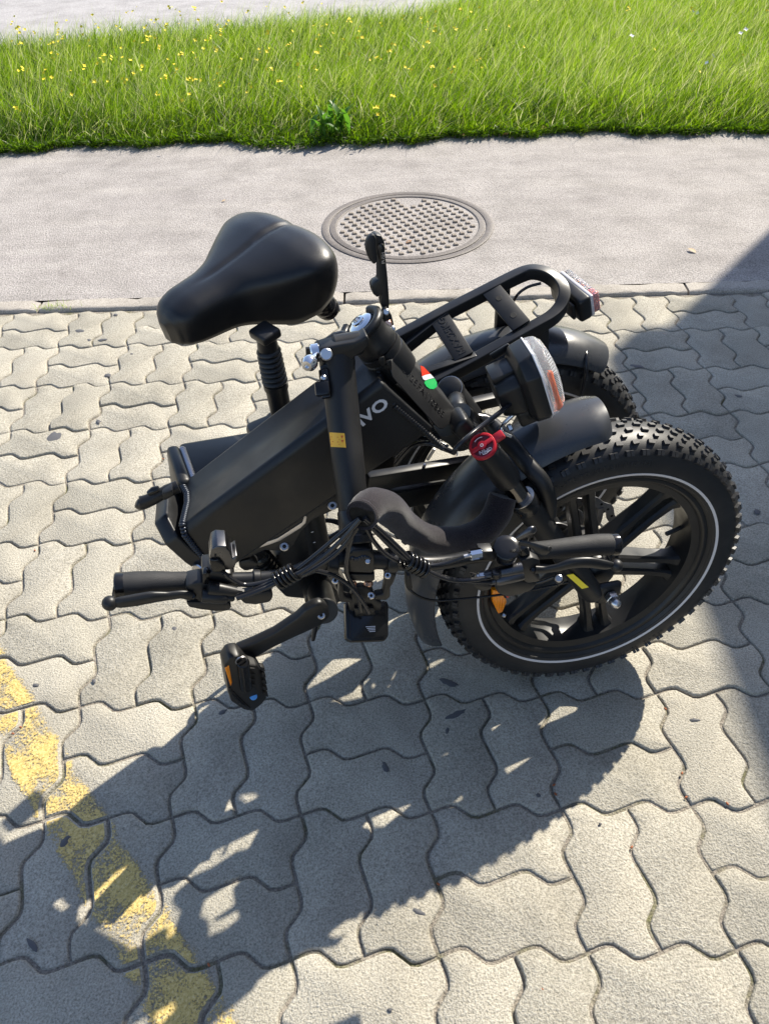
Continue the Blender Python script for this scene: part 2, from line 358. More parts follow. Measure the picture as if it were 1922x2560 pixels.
# --- interlocking wavy pavers laid as pairs, basket-weave
S = 0.225; AMP = 0.0104
WP = [(0, 0), (0.055, 0.42), (0.10, 0.78), (0.145, 1.0), (0.19, 0.92), (0.25, 0), (0.31, -0.92), (0.355, -1.0), (0.40, -0.78), (0.445, -0.42), (0.5, 0)]
def paver_outline():
    pts = []
    for rep in (0, 1):
        for s, v in WP[:-1]: pts.append(((s+0.5*rep)*S, v*AMP))
    for s, v in WP[:-1]: pts.append((S-v*AMP, s*S))
    for rep in (1, 0):
        for s, v in WP[:0:-1]: pts.append(((s+0.5*rep)*S, S/2+v*AMP))
    for s, v in WP[:0:-1]: pts.append((-v*AMP, s*S))
    return np.array(pts)
def inset(P, d):
    n = len(P); out = []
    for i in range(n):
        a, b, c = P[i-1], P[i], P[(i+1) % n]; t1 = unit(b-a); t2 = unit(c-b)
        n1 = V((-t1[1], t1[0])); n2 = V((-t2[1], t2[0])); m = n1+n2; L = m@m
        out.append(b+m*(2*d/max(L, 0.6)))
    return np.array(out)
PO = paver_outline()-np.array([S/2, S/4])
keep = [i for i in range(len(PO))]
o1 = inset(PO, 0.0021); o2 = inset(PO, 0.0026); o3 = inset(PO, 0.0062)
pv = [(x, y, -0.030) for x, y in o1]+[(x, y, -0.0062) for x, y in o1]+[(x, y, -0.0012) for x, y in inset(PO, 0.0034)]+[(x, y, 0.0) for x, y in inset(PO, 0.0060)]
nP = len(PO)
pf = [tuple(range(3*nP, 4*nP))]
for k in range(3):
    for i in range(nP): pf.append((k*nP+i, k*nP+(i+1) % nP, (k+1)*nP+(i+1) % nP, (k+1)*nP+i))
def to_px(P):
    d = np.asarray(P, float)-CAM; z = d@FWD
    return W/2+FPX*(d@RGT)/z, H/2-FPX*(d@UPV)/z, z
pave = sheet('pavement', -4.0, 5.0, -6.0, 0.236, -0.0050, MSAND)
tag(pave, 'sand bed and joints of the wavy concrete block paving', kind='structure')
pme = bpy.data.meshes.new('paver'); pme.from_pydata(pv, [], pf); pme.update()
pme.polygons.foreach_set('use_smooth', [True]*len(pme.polygons)); pme.set_sharp_from_angle(angle=math.radians(60)); pme.materials.append(MPAV)
near, far_ = [], []
for c in range(-14, 20):
    for r in range(-1, 22):
        x0, y0 = c*S, -r*S-S
        if x0 < -2.6 or x0 > 3.6 or y0 < -4.2: continue
        for half in (0, 1):
            if (c+r) % 2 == 0: ctr = (x0+S/2, y0+S/4+half*S/2); ang = 0.0
            else: ctr = (x0+S/4+half*S/2, y0+S/2); ang = math.pi/2
            px, py, z = to_px((ctr[0], ctr[1], 0))
            vis = z > 0.2 and -190 < px < W+190 and py < H+190
            (near if vis else far_).append((ctr, ang))
near = sorted(near, key=lambda t: np.hypot(*(np.array(to_px((*t[0][0:2], 0))[:2])-[W/2, H/2])))
far_ += near[300:]; near = near[:300]
PAVERS = []
for (ctr, ang) in near:
    o = bpy.data.objects.new('paver', pme); z = float(rng.normal(0, 0.0014))
    link(o, pave, (ctr[0], ctr[1], z)); o.rotation_euler = (float(rng.normal(0, 0.005)), float(rng.normal(0, 0.005)), ang+float(rng.normal(0, 0.004)))
    PAVERS.append((ctr, ang, z))
PVA = np.array(pv); vs, fs = [], []
for (ctr, ang) in far_:
    ca, sa = math.cos(ang), math.sin(ang); k = len(vs)
    R2 = np.array([[ca, sa], [-sa, ca]]); q = PVA.copy(); q[:, :2] = PVA[:, :2]@R2+np.array(ctr)
    vs += q.tolist(); fs += [tuple(i+k for i in f) for f in pf]
ob = mesh('outer_pavers', vs, fs, MPAV, pave, 0, origin=(0, 0, 0)); tag(ob, None, kind='stuff')

# --- gum and oil spots trodden onto the pavers
def blob(name, px, py, wpx, hpx, rot=0.0, mat=MTAR, z=0.0012, parent=None, seed=0):
    rr = np.random.default_rng(seed); n = 14; pts = []
    for i in range(n):
        t = 2*math.pi*i/n; k = 1+rr.normal(0, 0.13); dx, dy = wpx*math.cos(t)*k, hpx*math.sin(t)*k
        pts.append(ground(px+dx*math.cos(rot)-dy*math.sin(rot), py+dx*math.sin(rot)+dy*math.cos(rot), z))
    c = np.mean(pts, 0); vs = [p for p in pts]+[c+(p-c)*0.7+V((0, 0, 0.0012)) for p in pts]
    return mesh(name, vs, [tuple(range(n, 2*n))]+[(i, (i+1) % n, n+(i+1) % n, n+i) for i in range(n)], mat, parent, 60)
for i, (x, y, w, h, r) in enumerate([(137, 1091, 20, 12, -0.3), (200, 827, 11, 4, 0), (258, 849, 12, 2.6, -0.1), (247, 1054, 6, 5, 0), (270, 938, 9, 4, 0), (224, 850, 5, 3, 0), (163, 2103, 16, 8, -0.9),
        (82, 2363, 20, 9, 0.9), (1122, 1708, 24, 8, 0.35), (1137, 1787, 30, 8, -0.35), (1118, 1827, 5, 10, 0.2), (963, 1918, 7, 14, -0.4), (1046, 2279, 18, 6, 0.35), (1750, 1655, 12, 7, -0.5),
        (1736, 1800, 12, 4, 0.1), (1892, 1280, 9, 6, 0.3), (436, 1571, 8, 6, 0), (90, 1713, 8, 5, 0), (236, 1703, 5, 5, 0), (1590, 915, 19, 4, 0.1), (1345, 1988, 6, 5, 0), (557, 1780, 12, 5, -0.6), (1845, 990, 10, 3, 0.3), (290, 787, 5, 3, 0), (330, 885, 4, 2, 0), (1500, 2060, 4, 3, 0), (975, 2525, 7, 5, 0)]):
    blob('gum_spot', x, y, w, h, r, parent=pave, seed=i)

# --- worn yellow line painted over the pavers
def paint_mat():
    m, nd, lk, bs = base_mat('worn_yellow_paint'); bs.inputs['Roughness'].default_value = 0.6
    geo = nd.new('ShaderNodeNewGeometry'); P = geo.outputs['Position']
    n0 = node(nd, 'ShaderNodeTexNoise', Scale=260.0, Detail=3.0); lk.new(P, n0.inputs['Vector'])
    rp = ramp(nd, [(0.3, (0.42, 0.30, 0.085)), (0.55, (0.57, 0.425, 0.145)), (0.75, (0.66, 0.53, 0.26))]); lk.new(n0.outputs[0], rp.inputs[0]); lk.new(rp.outputs[0], bs.inputs['Base Color'])
    n1 = node(nd, 'ShaderNodeTexNoise', Scale=11.0, Detail=5.0, Roughness=0.7); lk.new(P, n1.inputs['Vector'])
    n2 = node(nd, 'ShaderNodeTexNoise', Scale=240.0, Detail=4.0, Roughness=0.75); lk.new(P, n2.inputs['Vector'])
    ad = node(nd, 'ShaderNodeMath', operation='ADD'); lk.new(n1.outputs[0], ad.inputs[0]); lk.new(n2.outputs[0], ad.inputs[1])
    ar = node(nd, 'ShaderNodeMapRange'); ar.inputs[1].default_value = 0.95; ar.inputs[2].default_value = 1.09; lk.new(ad.outputs[0], ar.inputs[0])
    at_ = nd.new('ShaderNodeAttribute'); at_.attribute_name = 'edge'
    mu = node(nd, 'ShaderNodeMath', operation='ADD'); lk.new(ad.outputs[0], mu.inputs[0]); lk.new(at_.outputs['Fac'], mu.inputs[1]); lk.new(mu.outputs[0], ar.inputs[0])
    lk.new(ar.outputs[0], bs.inputs['Alpha'])
    bp = node(nd, 'ShaderNodeBump', Strength=0.6, Distance=0.002); lk.new(n0.outputs[0], bp.inputs['Height']); lk.new(bp.outputs[0], bs.inputs['Normal'])
    return m
MPAINT = paint_mat()
L0, L1 = V((-0.118, -1.457)), V((0.223, -1.849)); R0 = V((-0.085, -1.335)); R1 = V((0.315, -1.800))
ldir = unit((L1-L0)+(R1-R0)); lnor = V((ldir[1], -ldir[0]));  lnor = lnor if (R0-L0)@lnor > 0 else -lnor
sL = ((L0@lnor)+(L1@lnor))/2; sR = ((R0@lnor)+(R1@lnor))/2
bm = bmesh.new()
top = inset(PO, 0.0065)
for (ctr, ang, z) in PAVERS:
    if ctr[0] > 0.75 or ctr[1] > -0.85: continue
    ca, sa = math.cos(ang), math.sin(ang); R2 = np.array([[ca, sa], [-sa, ca]]); q = top@R2+np.array(ctr)
    b2 = bmesh.new(); f = b2.faces.new([b2.verts.new((x, y, z+0.0021)) for x, y in q])
    # a fine grid so the worn border can be irregular
    for s_, sg in ((sL-0.004, -1), (sR+0.004, 1)):
        co = V((*(lnor*s_), 0)); bmesh.ops.bisect_plane(b2, geom=b2.verts[:]+b2.edges[:]+b2.faces[:], plane_co=co, plane_no=V((*(lnor*sg), 0)), clear_outer=True)
    for s_ in np.linspace(sL, sR, 9)[0:9]:
        co = V((*(lnor*s_), 0)); bmesh.ops.bisect_plane(b2, geom=b2.verts[:]+b2.edges[:]+b2.faces[:], plane_co=co, plane_no=V((*lnor, 0)))
    base = len(bm.verts); vm = [bm.verts.new(v.co) for v in b2.verts]; b2.verts.index_update()
    for ff in b2.faces: bm.faces.new([vm[v.index] for v in ff.verts])
    b2.free()
me = bpy.data.meshes.new('painted_line'); bm.to_mesh(me); bm.free()
ed = me.attributes.new('edge', 'FLOAT', 'POINT')
vals = []
for v in me.vertices:
    s_ = V(v.co[:2])@lnor; d = min(s_-sL, sR-s_); vals.append(float(0.06 if d > 0.012 else 0.06-0.32*(0.012-d)/0.016))
ed.data.foreach_set('value', vals); me.materials.append(MPAINT)
pl_ = bpy.data.objects.new('painted_line', me); link(pl_, None, (0, 0, 0))
tag(pl_, 'worn yellow line painted diagonally across the pavers at lower left', 'road marking', kind='structure')

# --- kerb of separate stones
kerb = sheet('kerb', -6, 9, 0.238, 0.318, -0.02, MSAND); tag(kerb, 'low concrete kerb between the paving and the footpath', kind='structure')
def kerb_stone(x0, x1):
    prof = [(0.2395, -0.03), (0.2395, 0.001), (0.2425, 0.0060), (0.247, 0.0085), (0.256, 0.0095), (0.300, 0.0096), (0.300, -0.03)]
    n = len(prof); k = max(2, int((x1-x0)/0.03)); vs = []; rr = np.random.default_rng(int((x0+10)*100))
    for i in range(k+1):
        x = x0+(x1-x0)*i/k; e = 0.004 if i in (0, k) else 0.0
        for j, (y, z) in enumerate(prof):
            w = rr.normal(0, 0.0013) if 0 < j < 6 else 0
            vs.append((x, y+w, z+w-(e if 1 <= j <= 5 else 0)))
    fs = [(i*n+j, i*n+(j+1) % n, (i+1)*n+(j+1) % n, (i+1)*n+j) for i in range(k) for j in range(n)]+[tuple(range(n)), tuple(k*n+j for j in range(n))]
    return mesh('kerb_stone', vs, fs, MKERB, kerb, 50)
kb = [ground(1737, 735, 0.025)[0], ground(85, 768, 0.025)[0]]
x = kb[0]-5*1.0
xs = [-5.3, -4.3, -3.3, -2.3, -1.3, kb[1]-0.0, kb[1]+1.07, kb[0], kb[0]+1.05, kb[0]+2.1, kb[0]+3.15, kb[0]+4.2]
xs = sorted(set(xs))
for a_, b_ in zip(xs[:-1], xs[1:]): kerb_stone(a_+0.004, b_-0.004)

# --- footpath, verge soil, far road
path = mesh('footpath', [(-8, 0.300, 0.0095), (12, 0.300, 0.0095), (12, 2.25, 0.0095), (-8, 2.25, 0.0095)], [(0, 1, 2, 3)], MASP, None, 0, origin=(0, 0, 0))
tag(path, 'pale grey asphalt footpath', kind='structure')
verge = mesh('verge', [(-8, 2.03, 0.02), (12, 1.84, 0.02), (12, 12, 0.03), (-8, 12, 0.03)], [(0, 1, 2, 3)], MSOIL, None, 0, origin=(0, 0, 0))
tag(verge, 'dark soil of the grass verge', kind='structure')
road = mesh('road', [(-60, -8.6, 0.036), (-2.9, 3.75, 0.036), (0.9, 4.55, 0.036), (3.5, 7.2, 0.036), (40, 24, 0.036), (40, 90, 0.036), (-60, 90, 0.036)], [(0, 1, 2, 3, 4, 5, 6)], MROAD, None, 0, origin=(0, 0, 0))
tag(road, 'grey road beyond the grass verge', kind='structure')

# --- manhole cover
MC = V((0.715, 0.852, 0.0095))
mh = empty('manhole_cover', MC); tag(mh, 'round cast iron manhole cover with raised studs in the footpath', 'manhole cover')
lathe('frame_ring', MC, (0, 0, 1), [(0.346, -0.02), (0.346, 0.0035), (0.342, 0.005), (0.322, 0.005), (0.318, 0.003), (0.318, -0.02)], MIRON, mh, 72, True)
lathe('lid_rim', MC, (0, 0, 1), [(0.313, -0.02), (0.313, 0.0035), (0.310, 0.0045), (0.291, 0.0045), (0.287, 0.001), (0.287, -0.02)], MIRON, mh, 72, True)
lathe('lid_plate', MC-V((0, 0, 0.003)), (0, 0, 1), [(0.3135, -0.03), (0.3135, -0.012), (0.289, -0.011), (0.288, -0.0045), (0.15, -0.004), (0.0005, -0.004)], MRUST, mh, 48)
lathe('ring_gap', MC, (0, 0, 1), [(0.3165, -0.03), (0.3165, -0.004), (0.3145, -0.004), (0.3145, -0.03)], MRUST, mh, 72, True)
sv, sf = boxv((0, 0, 0), (V((1, 0, 0)), V((0, 1, 0)), V((0, 0, 1))), (0.0215, 0.0205, 0.015))
sv = [(v[0]*(0.80 if v[2] > 0 else 1), v[1]*(0.80 if v[2] > 0 else 1), v[2]) for v in sv]
sme = bpy.data.meshes.new('stud'); sme.from_pydata(sv, [], sf); sme.update(); sme.materials.append(stone_mat('stud_iron', (0.13, 0.110, 0.090), (0.25, 0.215, 0.178), (0.37, 0.32, 0.27), 260.0, rough=0.7, bumpd=0.0008))
bmm = bmesh.new(); bmm.from_mesh(sme); bmesh.ops.bevel(bmm, geom=bmm.edges[:], offset=0.002, segments=1, affect='EDGES'); bmesh.ops.recalc_face_normals(bmm, faces=bmm.faces); bmm.to_mesh(sme); bmm.free()
ga = math.radians(27); sp = 0.0365; cnt = 0
for i in range(-14, 15):
    for j in range(-14, 15):
        u, v_ = i*sp, j*sp
        x, y = u*math.cos(ga)-v_*math.sin(ga), u*math.sin(ga)+v_*math.cos(ga)
        if math.hypot(x, y) > 0.273: continue
        if math.hypot(x-0.02, y-0.255) < 0.045: continue            # worn lifting hole
        o = bpy.data.objects.new('stud', sme); link(o, mh, MC+V((x, y, -0.001+rng.normal(0, 0.0006)))); o.rotation_euler = (0, 0, ga-math.radians(20)+rng.normal(0, 0.05)); cnt += 1
lathe('lifting_hole', MC+V((0.035, 0.235, -0.0035)), (0, 0, 1), [(0.010, -0.001), (0.010, 0.0005), (0.0005, 0.0005)], MBLK, mh, 14)

# --- building out of frame on the right; its roof corner shades the paving
hB = 4.2; tip = V((1.292, -0.150)); kk = 1/math.tan(SUN_EL); sdir = V((math.sin(SUN_AZ), math.cos(SUN_AZ)))
cor = tip+sdir*kk*hB; ed_ = unit(V((-0.020, -1.0))); wx = V((-ed_[1], ed_[0])); wx = wx if wx[0] > 0 else -wx
MWALL = simple('render_wall', (0.55, 0.51, 0.44), 0.85, bump=0.5, bscale=90); MROOF = simple('roof_metal', (0.16, 0.16, 0.17), 0.5); MGLS = simple('window_glass', (0.03, 0.04, 0.05), 0.05)
bl = empty('building', (*cor, 0)); tag(bl, 'low rendered building right of the paving whose corner shadow crosses the ground', 'building')
def bpt(u, v_, z): q = cor+ed_*v_+wx*u; return V((q[0], q[1], z))
def bbox(name, u0, u1, v0, v1, z0, z1, mat, par):
    vs = [bpt(u0, v0, z0), bpt(u1, v0, z0), bpt(u1, v1, z0), bpt(u0, v1, z0), bpt(u0, v0, z1), bpt(u1, v0, z1), bpt(u1, v1, z1), bpt(u0, v1, z1)]
    return mesh(name, vs, BOXF, mat, par, 0)
bw = bbox('wall', 0.05, 8, 0.05, 14, -0.05, hB-0.2, MWALL, bl)
bbox('roof', 0.0, 8.1, 0.0, 14.1, hB-0.2, hB, MROOF, bl)
for k in range(4):
    w_ = bbox('window', 0.03, 0.06, 1.2+3*k, 2.6+3*k, 1.0, 2.4, MWH, bl); bbox('pane', 0.02, 0.05, 1.3+3*k, 2.5+3*k, 1.1, 2.3, MGLS, w_)

# --- grass verge
def grass_mat(name, cols, rough=0.42, trans=0.5):
    m, nd, lk, bs = base_mat(name); bs.inputs['Roughness'].default_value = rough; bs.inputs['Specular IOR Level'].default_value = 0.35
    at_ = nd.new('ShaderNodeAttribute'); at_.attribute_name = 'tone'
    rp = ramp(nd, cols); lk.new(at_.outputs['Fac'], rp.inputs[0]); lk.new(rp.outputs[0], bs.inputs['Base Color'])
    tr = nd.new('ShaderNodeBsdfTranslucent'); mx = nd.new('ShaderNodeMixShader'); mx.inputs[0].default_value = trans
    hs = node(nd, 'ShaderNodeHueSaturation', Saturation=1.12, Value=1.45); lk.new(rp.outputs[0], hs.inputs['Color']); lk.new(hs.outputs[0], tr.inputs[0])
    out = nd['Material Output']; lk.new(bs.outputs[0], mx.inputs[1]); lk.new(tr.outputs[0], mx.inputs[2]); lk.new(mx.outputs[0], out.inputs[0])
    return m
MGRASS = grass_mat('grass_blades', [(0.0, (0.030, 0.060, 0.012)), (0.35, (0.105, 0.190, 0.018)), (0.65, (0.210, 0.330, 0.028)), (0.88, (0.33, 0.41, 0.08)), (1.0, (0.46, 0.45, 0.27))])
def blades(name, root, length, lean, width, tone, seg=3, mat=MGRASS, parent=None, curl=0.6):
    n = len(root); vs = np.zeros((n, (seg+1)*2-1, 3)); az = rng.uniform(0, 2*math.pi, n)
    side = np.stack([np.cos(az), np.sin(az), 0*az], 1)
    for k in range(seg+1):
        t = k/seg; p = root+np.stack([lean[:, 0]*t**1.7, lean[:, 1]*t**1.7, length*(t-curl*0.35*t*t*np.minimum(1, np.hypot(lean[:, 0], lean[:, 1])/np.maximum(length, 1e-4)))], 1)
        w = width*(1-t*0.75)*0.5
        if k < seg: vs[:, 2*k] = p-side*w[:, None]; vs[:, 2*k+1] = p+side*w[:, None]
        else: vs[:, 2*k] = p
    m = (seg+1)*2-1; base = (np.arange(n)*m)[:, None]
    quads = np.concatenate([base+np.array([2*k, 2*k+1, 2*k+3, 2*k+2]) for k in range(seg-1)], 0); tris = base+np.array([2*seg-2, 2*seg-1, 2*seg])
    nq, ntr = len(quads), len(tris)
    me = bpy.data.meshes.new(name); me.vertices.add(n*m); me.vertices.foreach_set('co', vs.reshape(-1))
    me.loops.add(nq*4+ntr*3); me.loops.foreach_set('vertex_index', np.concatenate([quads.reshape(-1), tris.reshape(-1)]))
    me.polygons.add(nq+ntr); me.polygons.foreach_set('loop_start', np.concatenate([np.arange(nq)*4, nq*4+np.arange(ntr)*3]))
    me.update(calc_edges=True)
    at_ = me.attributes.new('tone', 'FLOAT', 'POINT'); at_.data.foreach_set('value', np.repeat(np.clip(tone, 0, 1), m).astype(np.float32))
    me.materials.append(mat); o = bpy.data.objects.new(name, me); link(o, parent, (0, 0, 0)); return o
def verge_edge(x): return 1.985-0.0095*(x+8)-0.0-0.02-0.034*np.sin(x*3.1)-0.026*np.sin(x*9.7+1)-0.016*np.sin(x*23.0+2)-0.010*np.sin(x*51.0)
def road_edge(x): return np.interp(x, [-8, -2.9, 0.9, 3.5, 8], [2.9, 3.75, 4.55, 7.2, 9.5])
def scatter(n, xa=-3.3, xb=4.6, ya=1.8, yb=6.7, power=1.0):
    x = rng.uniform(xa, xb, n*3); y = ya+(yb-ya)*rng.uniform(0, 1, n*3)**power
    ok = (y > verge_edge(x)) & (y < road_edge(x)) & (x > -1.45-(y-1.9)*0.55) & (x < 2.75+(y-1.9)*0.50)
    return x[ok][:n], y[ok][:n]
def nz(x, y, s, ph=0): return np.sin(x*s+ph+1.3*np.sin(y*s*0.7+ph))*np.cos(y*s*0.9-ph+1.1*np.sin(x*s*0.6))
x, y = scatter(175000, power=1.2); n = len(x)
dist_e = y-verge_edge(x); clump = nz(x, y, 5.0)*0.5+nz(x, y, 11, 2)*0.3
ln = (0.055+0.16*rng.uniform(0, 1, n)**1.8+0.045*clump)*np.clip(0.40+dist_e*2.2, 0.4, 1.0); ln = np.clip(ln, 0.03, 0.27)
wind = V((0.045, -0.012)); lean = np.stack([wind[0]*0.6+rng.normal(0, 0.066, n), wind[1]+rng.normal(0, 0.058, n)], 1)*(ln/0.13)[:, None]
edge_w = np.clip(1-dist_e/0.10, 0, 1); lean[:, 1] -= edge_w*rng.uniform(0.0, 0.06, n)
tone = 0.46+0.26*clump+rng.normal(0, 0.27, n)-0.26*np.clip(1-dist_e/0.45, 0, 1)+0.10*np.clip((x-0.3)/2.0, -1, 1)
tone[rng.uniform(0, 1, n) < 0.06] = 0.97
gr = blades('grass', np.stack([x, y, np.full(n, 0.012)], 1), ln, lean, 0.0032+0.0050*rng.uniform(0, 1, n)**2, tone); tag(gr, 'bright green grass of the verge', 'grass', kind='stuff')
x, y = scatter(15000); n = len(x); ln = 0.17+0.13*rng.uniform(0, 1, n); dist_e = y-verge_edge(x); ln *= np.clip(0.45+dist_e*1.5, 0.45, 1)
lean = np.stack([0.10+rng.normal(0, 0.05, n), -0.03+rng.normal(0, 0.05, n)], 1)
st_ = blades('grass_stalks', np.stack([x, y, np.full(n, 0.012)], 1), ln, lean, np.full(n, 0.0026), 0.86+rng.normal(0, 0.09, n)); tag(st_, 'thin pale seed stalks standing above the verge grass', 'grass', kind='stuff')
# stray blades hanging over the path edge
n = 2600; x = rng.uniform(-1.9, 3.1, n); y = verge_edge(x)+rng.uniform(-0.02, 0.06, n); ln = rng.uniform(0.03, 0.11, n); ln[:160] = rng.uniform(0.10, 0.24, 160)
sb = blades('edge_grass', np.stack([x, y, np.full(n, 0.012)], 1), ln*0.7, np.stack([rng.normal(0.0, 0.05, n), -ln*rng.uniform(0.2, 1.0, n)], 1), np.full(n, 0.0032), 0.35+rng.normal(0, 0.2, n)); tag(sb, 'stray blades of grass hanging over the footpath edge', 'grass', kind='stuff')
# broad low leaves along the edge
n = 5200; x = rng.uniform(-1.9, 3.1, n); y = verge_edge(x)+np.abs(rng.normal(0, 0.06, n))-0.02-0.03*np.clip(np.sin(x*6.3)+np.sin(x*2.2+1), 0, 2); ln = rng.uniform(0.02, 0.05, n)
lw = blades('ground_cover', np.stack([x, y, np.full(n, 0.012)+rng.uniform(0, 0.03, n)], 1), ln*0.55, np.stack([rng.normal(0, 0.018, n), rng.normal(-0.012, 0.016, n)], 1), rng.uniform(0.009, 0.018, n), 0.22+rng.normal(0, 0.13, n), seg=3); tag(lw, 'low broad-leaved weeds along the verge edge', 'weeds', kind='stuff')
x, y = scatter(11000); n = len(x); m_ = nz(x, y, 3.3, 1)+0.6*nz(x, y, 8.0, 4) > -0.1; x, y = x[m_], y[m_]; n = len(x)
cl = blades('clover_patches', np.stack([x, y, 0.012+rng.uniform(0.0, 0.07, n)], 1), rng.uniform(0.012, 0.04, n), rng.normal(0, 0.028, (n, 2)), rng.uniform(0.006, 0.015, n), 0.34+rng.normal(0, 0.17, n)); tag(cl, 'darker clover patches among the verge grass', 'weeds', kind='stuff')
# small wild flowers
MFLY = simple('yellow_petals', (0.88, 0.70, 0.015), 0.6); MFLW = simple('white_petals', (0.80, 0.80, 0.76), 0.6)
def flowers(name, n, mat, size, hmin, hmax, right=False):
    if right: x = rng.uniform(0.2, 3.4, n); y = rng.uniform(2.3, 4.5, n)
    else:
        x, y = scatter(n*3); w = rng.uniform(0, 1, len(x)) < np.clip(0.85-(x+0.2)*0.42, 0.07, 1)*np.clip((y-verge_edge(x))*2.5, 0.1, 1); x, y = x[w][:n], y[w][:n]
    vs, fs = [], []
    for a_, b_ in zip(x, y):
        z = rng.uniform(hmin, hmax)+0.03; t0 = rng.uniform(0, 6); k = rng.integers(1, 4)
        for _ in range(k):
            c = V((a_+rng.normal(0, 0.012), b_+rng.normal(0, 0.012), z+rng.normal(0, 0.012))); nrm = unit(V((rng.normal(0, 0.5), -0.5+rng.normal(0, 0.4), 0.9))); e1 = unit(np.cross(nrm, (1, 0.2, 0))); e2 = np.cross(nrm, e1)
            i0 = len(vs); s = size*rng.uniform(0.7, 1.2); vs.append(c-nrm*s*0.25)
            for q in range(8):
                t = t0+q*math.pi/4; r = s*(1.0 if q % 2 == 0 else 0.55); vs.append(c+r*(e1*math.cos(t)+e2*math.sin(t)))
            fs += [(i0, i0+1+q, i0+1+(q+1) % 8) for q in range(8)]
    o = mesh(name, vs, fs, mat, None, 0, origin=(0, 0, 0)); return o
tag(flowers('yellow_wildflowers', 230, MFLY, 0.0115, 0.13, 0.22), 'scattered small yellow wildflowers in the verge', 'flowers', kind='stuff')
tag(flowers('white_wildflowers', 9, MFLW, 0.016, 0.12, 0.2, True), 'few small white flower heads at the right of the verge', 'flowers', kind='stuff')

# dry litter and twigs gathered where the grass meets the path
n = 700; x = rng.uniform(-1.9, 3.1, n); y = verge_edge(x)-np.abs(rng.normal(0, 0.03, n))+0.015
tag(blades('verge_litter', np.stack([x, y, np.full(n, 0.0115)], 1), rng.uniform(0.001, 0.012, n), rng.normal(0, 0.022, (n, 2)), rng.uniform(0.001, 0.006, n), np.full(n, 0.5), mat=grass_mat('dry_litter', [(0.0, (0.12, 0.075, 0.035)), (1.0, (0.20, 0.14, 0.075))])), 'brown litter and twigs along the grass edge', 'litter', kind='stuff')
def leaf_mesh(L, Wd, curl, n=7):
    vs, fs = [], []
    for i in range(n):
        t = i/(n-1); w = Wd*math.sin(math.pi*min(1, t*0.93+0.05))**0.8*0.5; z = curl*math.sin(t*math.pi*0.6)*L
        vs += [(t*L, -w, z+w*0.25), (t*L, 0, z), (t*L, w, z+w*0.25)]
    for i in range(n-1):
        a_ = i*3; fs += [(a_, a_+3, a_+4, a_+1), (a_+1, a_+4, a_+5, a_+2)]
    return np.array(vs), fs
MDOCK = grass_mat('weed_leaf', [(0.0, (0.085, 0.185, 0.030)), (1.0, (0.12, 0.22, 0.04))]); MDRY = simple('dry_leaf', (0.26, 0.12, 0.045), 0.75); MTAN = simple('tan_leaf', (0.42, 0.30, 0.18), 0.75)
wp = ground(835, 345, 0.03)
wpl = empty('weed_plant', wp); tag(wpl, 'leafy green weed clump bulging over the footpath edge', 'plant')
for i in range(26):
    vs, fs = leaf_mesh(rng.uniform(0.07, 0.15), rng.uniform(0.02, 0.038), 0.45); t = rng.uniform(math.pi*0.9, math.pi*2.1) if i % 3 else rng.uniform(0, 6.28); el = rng.uniform(0.1, 0.9)
    Rz = np.array([[math.cos(t), -math.sin(t), 0], [math.sin(t), math.cos(t), 0], [0, 0, 1]]); Ry = np.array([[math.cos(el), 0, -math.sin(el)], [0, 1, 0], [math.sin(el), 0, math.cos(el)]])
    mesh('leaf', (vs@Ry.T)@Rz.T+wp+V((rng.normal(0, 0.05), rng.normal(0.03, 0.03), 0.012)), fs, MDOCK, wpl, 60)
for (px, py, sz, m, lab) in [(1728, 628, 0.035, MTAN, 'tan dry leaf lying alone on the open footpath at right'), (1022, 606, 0.028, MDRY, 'small orange-brown leaf lying on the manhole cover'),
        (1150, 338, 0.06, MDRY, 'brown curled leaf at the grass edge right of the weed clump'), (1268, 336, 0.055, MDRY, 'brown folded leaf at the grass edge above the rack'), (1358, 322, 0.05, MDRY, 'rust brown leaf in the grass edge, rightmost of three'),
        (560, 503, 0.02, MTAN, 'tiny pale leaf scrap on the footpath behind the saddle')]:
    c = ground(px, py, 0.0115 if py > 400 else 0.024); vs, fs = leaf_mesh(sz, sz*0.55, 0.12); t = rng.uniform(0, 6.28)
    Rz = np.array([[math.cos(t), -math.sin(t), 0], [math.sin(t), math.cos(t), 0], [0, 0, 1]])
    tag(mesh('fallen_leaf', (vs-[sz/2, 0, 0])@Rz.T+c+V((0, 0, 0.001)), fs, m, None, 60), lab, 'leaf')
tp = ground(140, 772, 0.0); n = 90
tr_ = np.stack([tp[0]+rng.normal(0, 0.035, n), tp[1]+rng.normal(0.0, 0.008, n), np.full(n, 0.004)], 1)
tag(blades('grass_tuft', tr_, rng.uniform(0.008, 0.03, n), rng.normal(0, 0.012, (n, 2)), np.full(n, 0.0022), 0.75+rng.normal(0, 0.15, n)), 'small yellowish grass tuft growing in the kerb joint at left', 'grass tuft')
# crumbs of grit and red seed husks in the joints
MHUSK = simple('seed_husk', (0.28, 0.085, 0.03), 0.7); MGRIT = simple('pale_grit', (0.62, 0.58, 0.52), 0.8)
for i, (px, py) in enumerate([(1662, 1772), (1714, 1993), (1817, 2009), (1384, 1962), (1388, 1985), (1355, 2473), (1095, 2210), (1704, 1933), (1578, 2118), (52, 1818), (33, 1834), (522, 2412), (408, 1147), (88, 1376)]):
    c = ground(px, py, 0.001); a_ = rng.uniform(0, 3.1); e = V((math.cos(a_), math.sin(a_), 0)); s = 0.0035
    vs, fs = tubev([c-e*s, c-e*s*0.5, c, c+e*s*0.5, c+e*s], [0.0004, 0.0017, 0.002, 0.0015, 0.0003], 6); mesh('seed_husk', vs, fs, MHUSK, pave, 60)

